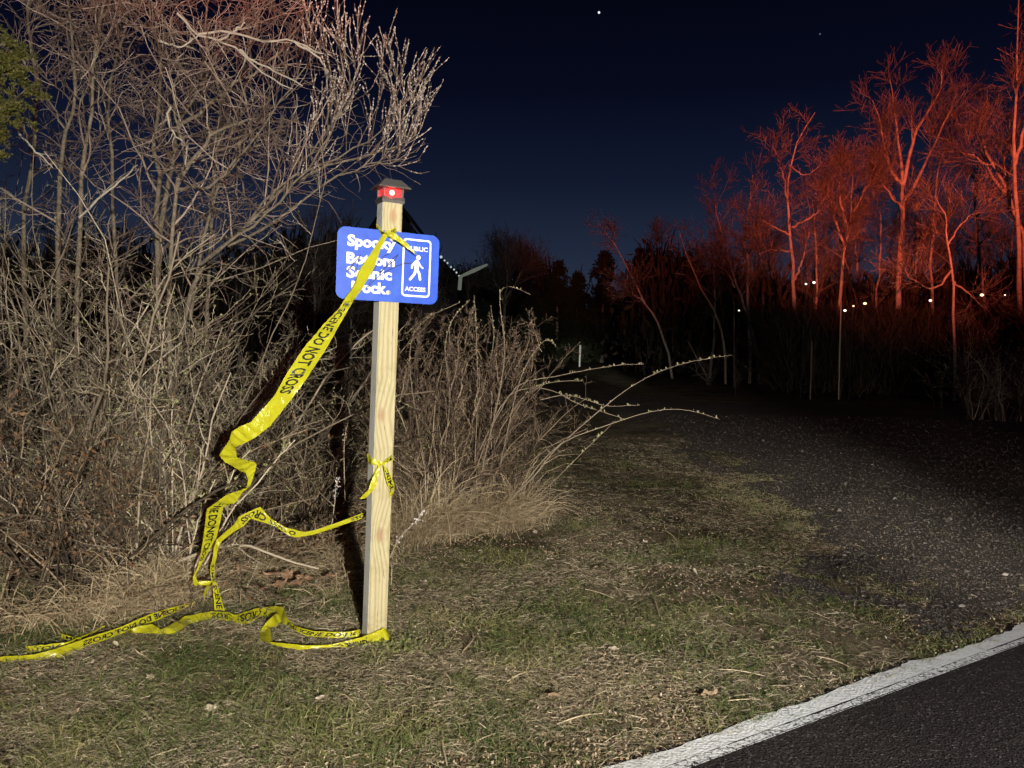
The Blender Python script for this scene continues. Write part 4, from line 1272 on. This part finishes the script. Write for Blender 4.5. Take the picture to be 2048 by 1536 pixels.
def leaf(px, py, sz, tint, label, group=None, lobed=True, up_=.022):
    p = gp(px, py)
    o = leafmesh(tint, lobed, sz).build('fallen_leaf', M['rust_leaf'] if up_ > .05 else M['deadleaf'])
    p[2] = hgt(p[0], p[1]) + up_
    o.location = p
    return tag(o, label, 'leaf', group)
for x_, y_, l_ in ((520, 1205, 'rust oak leaf at the left end of the drift above the ground tape'), (545, 1183, 'rust oak leaf topmost on the left side of the drift'), (558, 1199, 'rust oak leaf lying just above the tape fold'), (575, 1180, 'largest rust oak leaf in the middle of the drift'),
                   (592, 1196, 'rust oak leaf low in the middle of the drift'), (606, 1184, 'rust oak leaf right of the largest one in the drift'), (632, 1182, 'star shaped orange leaf right of the drift'), (660, 1176, 'orange leaf nearest the post shadow')):
    leaf(x_, y_, .045 + .02 * rng.random(), .35 + .25 * rng.random(), l_, 'rust brown leaves drifted left of the post', True, .075)
leaf(180, 1337, .028, .85, 'curled tan leaf on the grass below the stretched tape', lobed=False)
leaf(229, 1308, .026, .5, 'reddish leaf standing in the green grass under the tape')
leaf(232, 1296, .018, 1., 'small white leaf just above the reddish one', lobed=False)
leaf(45, 1348, .028, .6, 'brown leaf in the grass near the lower left edge')
leaf(8, 1395, .026, .7, 'tan leaf cut by the left edge below the tapes', lobed=False)
leaf(152, 1430, .022, .75, 'tan leaf alone on the thatch left of centre bottom', lobed=False)
leaf(1229, 1306, .03, 1., 'pale cream leaf on open grass between post and road')
leaf(1105, 1405, .045, .7, 'large crumpled brown leaf on the lower grass before the road line')
leaf(1420, 1400, .045, .65, 'crumpled leaf beside the road edge line')
leaf(847, 1168, .03, 1., 'whitish leaf right of the post near the bramble')
leaf(640, 1412, .02, .98, 'white leaf fragment on the bottom grass below the post')
for x_, y_, l_ in ((1070, 1072, 'small pale leaf in green grass in front of the bramble corner'), (1160, 1045, 'small white leaf on the grass under the arching canes'), (1225, 1190, 'small pale leaf at the end of the thin forked stalk'), (960, 1105, 'small pale leaf at the lower edge of the bramble grass'),
                   (1100, 1120, 'small pale leaf on open grass below the bramble corner'), (1290, 1090, 'small pale leaf on the grass close to the gravel'), (1420, 1300, 'small pale leaf on the dark soil near the road'), (870, 1230, 'small pale leaf level with the post foot on its right'),
                   (900, 1400, 'small pale leaf between the post foot and the curved stalk'), (690, 1455, 'small pale leaf at the bottom below the post'), (300, 1365, 'small pale leaf right of the curled tan one'), (420, 1430, 'small pale leaf on the thatch at lower left'), (1390, 1150, 'small pale leaf at the border of gravel and grass')):
    leaf(x_, y_, .018 + .012 * rng.random(), .86 + .14 * rng.random(), l_, 'small pale leaves on the grass', bool(rng.random() < .5))

# stalks lying on the verge
def stalk(a, b_, w, label, bendz=.004):
    w = w * .62
    A, B = gp(*a), gp(*b_)
    p = resample([A, (A + B) / 2 + np.array([rng.normal(0, .004), rng.normal(0, .006), bendz]), B], 8)
    p[:, 2] = hgt(p[:, 0], p[:, 1]) + .012 + np.sin(np.linspace(0, 3.14, 8)) * bendz
    o = addtubes(MB(), p[None], taper(8, w, w * .6), 5, tint=.95).build('dry_stalk', M['straw'], smooth=True)
    tag(o, label, 'stalk', 'dry stalks lying on the verge')
stalk((1440, 1343), (1530, 1356), .005, 'straight pale stalk on green grass nearest the road line')
stalk((1632, 1315), (1698, 1336), .0045, 'pale stalk on dark soil close to the road line')
stalk((1308, 1194), (1320, 1228), .0065, 'thick short stalk pointing away on the mid verge')
stalk((1170, 1178), (1228, 1192), .004, 'thin forked stalk on the grass right of the bramble')
stalk((924, 1312), (952, 1277), .005, 'slanted stalk on the grass right of the post foot')
stalk((1015, 1370), (1055, 1350), .0055, 'stubby stalk among tufts midway to the road')
stalk((950, 1363), (990, 1360), .004, 'level stalk left of the stubby one')
stalk((1115, 1452), (1205, 1432), .0055, 'long slanted stalk near the bottom beside the road line')
stalk((885, 1466), (894, 1536), .008, 'curved upright stalk at the bottom edge of the grass')
stalk((1455, 1405), (1520, 1402), .0035, 'thin stalk lying at the road edge')
stalk((300, 1521), (365, 1498), .0045, 'pale straw on the grass at lower left')
stalk((0, 1256), (130, 1243), .004, 'bleached stem along the shrub foot at the left edge')
stalk((950, 1490), (995, 1470), .004, 'short stalk right of the curved upright one')

# ------------------------------------------------------------------ far field
def farshrub(label, pxs, h, nc, Y, mats=('far_twig', 'bud'), name='field_shrub', lv=(8, 4), group=None, spread=.35):
    roots = np.array([at(p[0], 720, Y) * np.array([1, 1, 0]) for p in pxs])
    shrub(name, label, 'shrub', roots, h, nc, (0, 0), spread, mats, lv, (h * .35, h * .13), r=.012, leaves=0, group=group)
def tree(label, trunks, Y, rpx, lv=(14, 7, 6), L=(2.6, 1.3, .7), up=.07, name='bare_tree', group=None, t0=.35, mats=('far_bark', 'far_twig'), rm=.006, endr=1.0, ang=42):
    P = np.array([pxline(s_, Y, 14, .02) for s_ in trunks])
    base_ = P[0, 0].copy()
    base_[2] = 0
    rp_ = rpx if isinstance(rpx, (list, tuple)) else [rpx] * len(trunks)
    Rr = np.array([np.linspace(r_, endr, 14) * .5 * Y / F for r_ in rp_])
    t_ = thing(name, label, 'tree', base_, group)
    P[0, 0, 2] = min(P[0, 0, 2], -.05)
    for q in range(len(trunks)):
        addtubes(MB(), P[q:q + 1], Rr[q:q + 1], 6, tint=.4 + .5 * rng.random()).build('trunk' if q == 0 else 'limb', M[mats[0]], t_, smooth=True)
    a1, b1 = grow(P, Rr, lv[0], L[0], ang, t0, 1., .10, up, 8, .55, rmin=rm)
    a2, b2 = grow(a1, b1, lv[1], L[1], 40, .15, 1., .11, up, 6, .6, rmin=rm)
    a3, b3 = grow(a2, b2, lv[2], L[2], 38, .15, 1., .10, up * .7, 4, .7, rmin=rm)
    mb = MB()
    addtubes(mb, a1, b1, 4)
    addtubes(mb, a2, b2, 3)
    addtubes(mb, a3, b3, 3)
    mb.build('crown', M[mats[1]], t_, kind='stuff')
    return t_
RY = 27.
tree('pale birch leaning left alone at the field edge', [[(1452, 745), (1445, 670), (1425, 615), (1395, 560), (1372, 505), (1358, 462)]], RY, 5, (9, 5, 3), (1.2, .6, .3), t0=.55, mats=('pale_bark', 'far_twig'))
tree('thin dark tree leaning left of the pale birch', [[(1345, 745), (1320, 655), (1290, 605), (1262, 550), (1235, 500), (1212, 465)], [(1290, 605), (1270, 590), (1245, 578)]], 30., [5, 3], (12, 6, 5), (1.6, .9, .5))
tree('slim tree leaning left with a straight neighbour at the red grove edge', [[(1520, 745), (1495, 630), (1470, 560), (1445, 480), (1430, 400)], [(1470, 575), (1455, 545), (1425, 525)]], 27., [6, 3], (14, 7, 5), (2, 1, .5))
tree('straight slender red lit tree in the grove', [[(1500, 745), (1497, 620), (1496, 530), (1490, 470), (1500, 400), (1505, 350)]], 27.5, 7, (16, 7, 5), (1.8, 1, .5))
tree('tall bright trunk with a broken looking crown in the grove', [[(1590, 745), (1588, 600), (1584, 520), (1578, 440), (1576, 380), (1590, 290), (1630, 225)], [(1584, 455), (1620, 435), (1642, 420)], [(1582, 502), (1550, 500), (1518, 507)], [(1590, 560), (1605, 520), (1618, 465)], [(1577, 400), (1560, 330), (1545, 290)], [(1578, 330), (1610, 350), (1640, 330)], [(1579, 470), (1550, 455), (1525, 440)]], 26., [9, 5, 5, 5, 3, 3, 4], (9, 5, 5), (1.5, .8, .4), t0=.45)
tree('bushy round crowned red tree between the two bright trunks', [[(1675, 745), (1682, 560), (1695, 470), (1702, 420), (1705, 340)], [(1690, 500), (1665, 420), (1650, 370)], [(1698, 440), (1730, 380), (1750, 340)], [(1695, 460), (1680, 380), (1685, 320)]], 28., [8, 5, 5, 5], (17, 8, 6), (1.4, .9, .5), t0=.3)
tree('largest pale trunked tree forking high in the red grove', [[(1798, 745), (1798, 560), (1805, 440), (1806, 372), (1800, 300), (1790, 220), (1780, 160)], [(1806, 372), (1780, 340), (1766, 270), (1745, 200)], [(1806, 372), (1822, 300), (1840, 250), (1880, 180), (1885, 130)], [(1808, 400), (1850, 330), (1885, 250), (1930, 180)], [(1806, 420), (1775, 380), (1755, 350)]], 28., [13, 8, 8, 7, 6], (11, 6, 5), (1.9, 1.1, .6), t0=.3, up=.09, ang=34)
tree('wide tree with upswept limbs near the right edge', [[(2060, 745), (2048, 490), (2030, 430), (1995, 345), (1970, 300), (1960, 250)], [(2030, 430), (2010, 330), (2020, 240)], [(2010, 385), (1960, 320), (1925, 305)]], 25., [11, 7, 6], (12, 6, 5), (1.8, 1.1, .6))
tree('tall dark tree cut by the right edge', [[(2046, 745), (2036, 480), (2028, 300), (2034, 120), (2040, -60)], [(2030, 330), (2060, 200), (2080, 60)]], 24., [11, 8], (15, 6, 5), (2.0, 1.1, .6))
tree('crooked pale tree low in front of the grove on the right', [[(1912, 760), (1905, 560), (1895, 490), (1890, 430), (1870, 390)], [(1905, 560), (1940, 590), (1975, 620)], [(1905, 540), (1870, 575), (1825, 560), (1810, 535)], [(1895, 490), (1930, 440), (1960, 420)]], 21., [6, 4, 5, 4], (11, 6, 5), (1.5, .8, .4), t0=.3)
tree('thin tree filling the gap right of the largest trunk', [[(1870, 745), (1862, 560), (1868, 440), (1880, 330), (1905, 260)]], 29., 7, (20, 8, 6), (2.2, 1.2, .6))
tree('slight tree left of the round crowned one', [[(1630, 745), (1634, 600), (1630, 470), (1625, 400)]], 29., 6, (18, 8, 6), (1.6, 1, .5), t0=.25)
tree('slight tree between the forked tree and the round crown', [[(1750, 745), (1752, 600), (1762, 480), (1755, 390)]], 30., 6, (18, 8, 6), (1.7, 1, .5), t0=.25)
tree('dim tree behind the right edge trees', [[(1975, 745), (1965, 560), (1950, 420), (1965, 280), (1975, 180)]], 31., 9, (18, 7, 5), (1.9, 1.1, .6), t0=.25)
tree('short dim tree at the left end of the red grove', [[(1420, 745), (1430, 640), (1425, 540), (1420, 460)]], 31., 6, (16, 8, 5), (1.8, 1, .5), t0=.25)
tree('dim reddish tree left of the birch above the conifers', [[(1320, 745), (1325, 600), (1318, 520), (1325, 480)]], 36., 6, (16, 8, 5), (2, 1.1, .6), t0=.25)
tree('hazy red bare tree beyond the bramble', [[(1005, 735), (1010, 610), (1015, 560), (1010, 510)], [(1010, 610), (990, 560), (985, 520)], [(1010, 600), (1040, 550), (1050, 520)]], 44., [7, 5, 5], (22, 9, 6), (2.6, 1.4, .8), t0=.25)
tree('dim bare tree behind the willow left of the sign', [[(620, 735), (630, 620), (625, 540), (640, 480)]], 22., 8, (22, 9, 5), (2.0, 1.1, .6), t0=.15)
tree('dim bare tree right behind the sign panel', [[(830, 735), (840, 640), (850, 590)]], 24., 7, (20, 8, 5), (1.3, .8, .5), t0=.15)
farshrub('rank dark shrubs under the pale birch', [(1420, 0), (1470, 0), (1530, 0)], 1.6, 26, 26.)
farshrub('olive shrubs under the tall bright trunk', [(1570, 0), (1620, 0), (1670, 0)], 1.9, 30, 24.)
farshrub('olive shrubs under the largest trunk', [(1720, 0), (1780, 0), (1830, 0)], 1.9, 30, 23.)
farshrub('dark shrubs below the crooked pale tree', [(1880, 0), (1930, 0), (1990, 0), (2050, 0)], 1.9, 36, 18.)
farshrub('dim shrubs along the far field edge beside the marker', [(1000, 0), (1080, 0), (1200, 0), (1290, 0)], 2.4, 40, 52.)
farshrub('tall weeds in the dark at the right edge', [(1960, 0), (2010, 0), (2050, 0)], 1.5, 44, 15., spread=.16)

def conifer(label, px, ytop, hwpx, Y, name='dark_conifer'):
    base_ = at(px, 730, Y) * np.array([1, 1, 0])
    H = at(px, ytop, Y)[2]
    Rb = hwpx * Y / F
    t_ = thing(name, label, 'tree', base_)
    addtubes(MB(), resample([base_, base_ + np.array([0, 0, H])], 8)[None], taper(8, .14, .02), 6).build('trunk', M['far_bark'], t_)
    nb = 170
    tz = np.sort(rng.uniform(.04, .97, nb))
    a = rng.uniform(0, 6.28, nb)
    ln = Rb * (1 - tz) ** .8 * rng.uniform(.55, 1.2, nb) + .12
    P0 = base_ + np.c_[np.zeros((nb, 2)), tz * H]
    out_ = np.c_[np.cos(a), np.sin(a), rng.normal(.1, .25, nb)]
    s = np.linspace(0, 1, 6)
    P = P0[:, None] + out_[:, None] * ln[:, None, None] * s[None, :, None]
    P[:, :, 2] -= (s ** 2)[None] * .25 * ln[:, None]
    mb = MB()
    addtubes(mb, P, taper(6, .03, .008, nb), 3)
    leafquads(mb, along(P, 44, .1, 1.05) + rng.normal(0, .06, (nb * 44, 3)), .26, .1, asp=.35)
    mb.build('crown', M['conifer'], t_, kind='stuff')
for lab, px, yt, hw_, Y_ in (('black conifer left of the field marker', 1112, 520, 66, 52.), ('black conifer with a low tip above the marker', 1150, 545, 56, 53.), ('broad black conifer right of the marker', 1203, 500, 78, 51.), ('tall black conifer behind the leaning dark tree', 1275, 496, 64, 52.),
                             ('low dark conifer left of the hazy red tree', 1062, 580, 60, 44.), ('dark conifer between the conifers and the birch', 1345, 556, 66, 44.), ('dark conifer beside the lit porch of the house', 962, 606, 70, 36.)):
    conifer(lab, px, yt, hw_, Y_)

# wood closing off the field: ranks of bare trees (three shapes, copied) and a dark mass of undergrowth
def copy_tree(o, loc_, rz, sc, label):
    c_ = o.copy()
    COL.objects.link(c_)
    c_.location, c_.rotation_euler, c_.scale = loc_, (0, 0, rz), (sc, sc, sc)
    c_['label'] = label
    for ch_ in list(o.children):
        d_ = ch_.copy()
        COL.objects.link(d_)
        d_.parent = c_
    return c_
WG = 'bare trees of the wood behind'
w1 = tree('rear wood tree between the slim tree and the tall bright trunk', [[(1545, 745), (1548, 620), (1542, 520), (1548, 450)]], 33., 7, (22, 8, 5), (1.9, 1.1, .6), t0=.12, group=WG)
w2 = tree('rear wood tree behind the round crowned tree', [[(1715, 745), (1718, 600), (1712, 480), (1720, 400)], [(1718, 600), (1690, 520), (1680, 460)]], 33., [8, 5], (20, 8, 5), (2.0, 1.2, .6), t0=.12, group=WG)
w3 = tree('rear wood tree behind the largest trunk', [[(1830, 745), (1828, 600), (1836, 460), (1825, 330)], [(1828, 600), (1850, 520), (1870, 440)]], 34., [9, 6], (22, 8, 5), (2.0, 1.2, .6), t0=.12, group=WG)
for k_, (px, Y_, sc, src, l_) in enumerate(((1450, 36, .85, 0, 'rear wood tree left of the slim pair'), (1500, 38, .95, 1, 'rear wood tree behind the straight slender tree'), (1600, 37, .9, 0, 'rear wood tree behind the tall bright trunk'), (1650, 36, .8, 2, 'rear wood tree left of the round crown'),
                                          (1770, 38, 1., 1, 'rear wood tree left of the largest trunk'), (1880, 37, .95, 2, 'rear wood tree right of the largest trunk'), (1935, 38, 1., 0, 'rear wood tree behind the crooked pale tree'), (2000, 36, 1.05, 2, 'rear wood tree left of the edge trees'), (2070, 37, 1.1, 1, 'rear wood tree half out of the right edge'),
                                          (1390, 42, .8, 1, 'rear wood tree behind the pale birch'), (700, 26, .55, 1, 'dim wood tree left of the post beyond the thicket'), (590, 24, .55, 0, 'dim wood tree behind the willow limb'), (480, 26, .6, 2, 'dim wood tree behind the twiggy shrub'), (360, 25, .6, 1, 'dim wood tree behind the tall grey sapling'),
                                          (240, 26, .65, 0, 'dim wood tree behind the grey shrub'), (110, 25, .6, 2, 'dim wood tree behind the crooked twin sapling'), (0, 26, .6, 1, 'dim wood tree behind the cedar'), (930, 40, .75, 0, 'dim wood tree right of the lit porch'))):
    p_ = at(px, 745, Y_)
    copy_tree((w1, w2, w3)[src], (p_[0], Y_, 0), k_ * 2.1, sc, l_)
mb = MB()
for x0, x1, ya_, yb_, hh_, nn_ in ((-60, 14, 54, 62, 5.0, 9000), (5.5, 30, 31, 40, 4.2, 9000), (-26, -3, 26, 33, 4.0, 7000), (-9, 3, 58, 64, 7.0, 4000), (7.8, 22, 21.6, 24.4, 1.45, 5200), (12.5, 20, 16, 19, 1.5, 2500)):
    x = rng.uniform(x0, x1, nn_)
    y = rng.uniform(ya_, yb_, nn_)
    h_ = hh_ * (.55 + .6 * vnoise(x * .35, y * .2) + .25 * vnoise(x * 1.3, y * .5))
    z = h_ * rng.random(nn_) ** .8
    lx = rng.normal(0, .25 if ya_ > 25 else .6, nn_)
    P = np.stack([np.c_[x, y, z - .1], np.c_[x + lx * .5, y, z + .55], np.c_[x + lx, y + rng.normal(0, .2, nn_), z + 1.0]], 1)
    addtubes(mb, P, taper(3, .05, .012, nn_) if ya_ > 25 else taper(3, .02, .007, nn_), 3)
    if ya_ > 25:
        leafquads(mb, np.repeat(np.c_[x, y, z], 2, 0) + rng.normal(0, .35, (nn_ * 2, 3)), .34, .4, asp=.5)
    else:
        q1_, w1_ = grow(P, taper(3, .02, .006, nn_), 4, .7, 45, 0, 1., .2, .05, 4, .5, rmin=.004)
        addtubes(mb, q1_, w1_, 3)
mb.build('wood_undergrowth', M['undergrowth'], kind='stuff')

# field marker and stakes
fm = thing('field_marker', 'white round marker post standing alone at the far grass edge', 'marker post', gp(1159, 733))
p_ = gp(1159, 733)
Hm = at(1159.5, 691, p_[1])[2]
V = resample([p_ + np.array([0, 0, -.1]), p_ + np.array([.01, 0, Hm])], 6)[None]
addtubes(MB(), V, taper(6, .055, .055), 10).build('post', M['white_marker'], fm, smooth=True)
mbx = MB()
ball(mbx, p_ + np.array([.01, 0, Hm]), (.06, .06, .035), 10, 6)
mbx.build('domed_top', M['white_marker'], fm, smooth=True)
def stake(a, b_, Y_, w, label, mat='weathered'):
    A, B = at(*a, Y_), at(*b_, Y_)
    A[2] = -.1
    o = addtubes(MB(), resample([A, B], 6)[None], taper(6, w, w * .9), 6).build('stake', M[mat], smooth=True)
    tag(o, label, 'stake')
stake((1681, 720), (1682, 602), 20., .02, 'thin pale rod upright in front of the olive shrubs', 'pale_bark')
stake((1472, 700), (1468, 605), 25., .028, 'short leaning stake right of the pale birch')
stake((1527, 700), (1526, 590), 27., .028, 'grey stake under the slim grove tree')
stake((1624, 720), (1624, 682), 20., .022, 'stub stake low in the dark grass')

# house with lights beyond the sign
HY = 38.
def hp_(px, py, dy=0.):
    return at(px, py, HY + dy)
hs = thing('house', 'dark gabled house behind the sign with bulbs along its roof edge', 'house', hp_(790, 735) * np.array([1, 1, 0]))
g0, g1, ap = hp_(655, 735), hp_(918, 735), hp_(785, 395)
eL, eR = hp_(665, 578), hp_(916, 572)
g0[2] = g1[2] = 0
bkv = np.array([0, 7., 0])
V = [np.array([eL[0], HY, 0]), np.array([eR[0], HY, 0]), eR, ap - np.array([0, 0, .3]), eL]
V = V + [v + bkv for v in V]
MB().add(V, [(0, 1, 2, 4), (5, 9, 7, 6), (0, 4, 9, 5), (1, 6, 7, 2)], [(4, 2, 3), (9, 8, 7)]).build('wall', M['dark_wall'], hs)
rfm = MB()
for e in (eL, eR):
    o_ = nrm(e - ap) * .35
    a, b_ = ap + np.array([0, -.3, .05]), e + o_ + np.array([0, -.3, .05])
    a2, b2 = a + bkv * 1.08, b_ + bkv * 1.08
    up_ = np.array([0, 0, .14])
    V = [a, b_, b2, a2, a + up_, b_ + up_, b2 + up_, a2 + up_]
    rfm.add(V, [(0, 3, 2, 1), (4, 5, 6, 7), (0, 1, 5, 4), (1, 2, 6, 5), (2, 3, 7, 6), (3, 0, 4, 7)])
rfo = rfm.build('roof', M['dark_wall'], hs)
for px, py in ((882, 514), (889, 521), (895, 526), (902, 534), (908, 539), (913, 545), (918, 552)):
    mbx = MB()
    ball(mbx, hp_(px, py, -.45), .045 if py > 518 else .07, 7, 5)
    mbx.build('string_bulb', M['bulb'], rfo, smooth=True)
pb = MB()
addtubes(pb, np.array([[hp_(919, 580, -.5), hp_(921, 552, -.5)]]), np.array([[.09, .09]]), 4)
pb.build('porch_column', M['lit_board'], hs)
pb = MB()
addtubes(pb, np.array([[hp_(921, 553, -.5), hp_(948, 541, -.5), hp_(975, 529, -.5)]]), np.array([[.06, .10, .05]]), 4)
pb.build('porch_rafter', M['lit_board'], hs)
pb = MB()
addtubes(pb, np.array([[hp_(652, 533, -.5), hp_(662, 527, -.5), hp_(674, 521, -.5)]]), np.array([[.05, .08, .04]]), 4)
pb.build('gable_board', M['lit_board'], hs)

# distant lamps
def lamp(px, py, Y_, r, mat, label, w=1.3):
    c_ = at(px, py, Y_)
    r = r * .68 * Y_ / 46. if Y_ < 29.9 else r
    o = thing('distant_lamp', label, 'lamp', c_ * np.array([1, 1, 0]))
    addtubes(MB(), np.array([[c_ * np.array([1, 1, 0]) + np.array([0, r * 1.2, -.1]), c_ + np.array([0, r * 1.2, r * .6])]]), np.array([[.011, .009]]), 5).build('pole', M['dark_wall'], o)
    mbx = MB()
    ball(mbx, c_, (r * w, r, r), 9, 6)
    mbx.build('lens', M[mat], o, smooth=True)
    mbx = MB()
    box(mbx, c_ + np.array([-r * .8, r * .9, r * .55]), c_ + np.array([r * .8, r * 2.2, r * 1.2]))
    mbx.build('housing', M['dark_metal'], o)
lamp(1628, 565, 20.3, .10, 'lamp_white', 'brighter of the two lamps beside the tall bright trunk')
lamp(1612, 568, 20.3, .075, 'lamp_white', 'fainter of the two lamps beside the tall bright trunk')
lamp(1730, 607, 20.3, .105, 'lamp_warm', 'warm lamp right of the thin pale rod', 1.6)
lamp(1707, 612, 20.3, .07, 'lamp_warm', 'small warm lamp just left of the warm lamp by the rod')
lamp(1690, 621, 20.3, .085, 'lamp_white', 'white lamp low beside the thin pale rod', 1.6)
lamp(1861, 601, 20.3, .09, 'lamp_white', 'white lamp under the crooked pale tree', 1.5)
lamp(1964, 590, 20.3, .12, 'lamp_warm', 'bright lamp by itself near the right edge', 1.4)
lamp(2010, 590, 20.3, .045, 'lamp_white', 'faint lamp furthest right by the edge trees', 1.6)
lamp(1478, 621, 20.3, .06, 'lamp_white', 'little lamp at the foot of the straight slender tree')
lamp(135, 617, 30., .07, 'lamp_blue', 'bluish lamp seen through the left thicket, first of two')
lamp(182, 616, 30., .06, 'lamp_blue', 'bluish lamp seen through the left thicket, second of two')
lamp(1, 653, 30., .06, 'lamp_warm', 'yellow lamp at the left frame edge in the thicket')

# stars
def star(px, py, r, mat, label):
    d = nrm(ray(px, py))
    mbx = MB()
    ball(mbx, (0, 0, 0), r, 8, 6)
    o = mbx.build('star', M[mat], smooth=True)
    o.location = CAM + d * 2000
    tag(o, label, 'star')
star(1198, 25, 2.7, 'star', 'bright star high in the middle of the night sky')
star(1640, 68, 1.9, 'star_dim', 'faint star above the red lit trees')
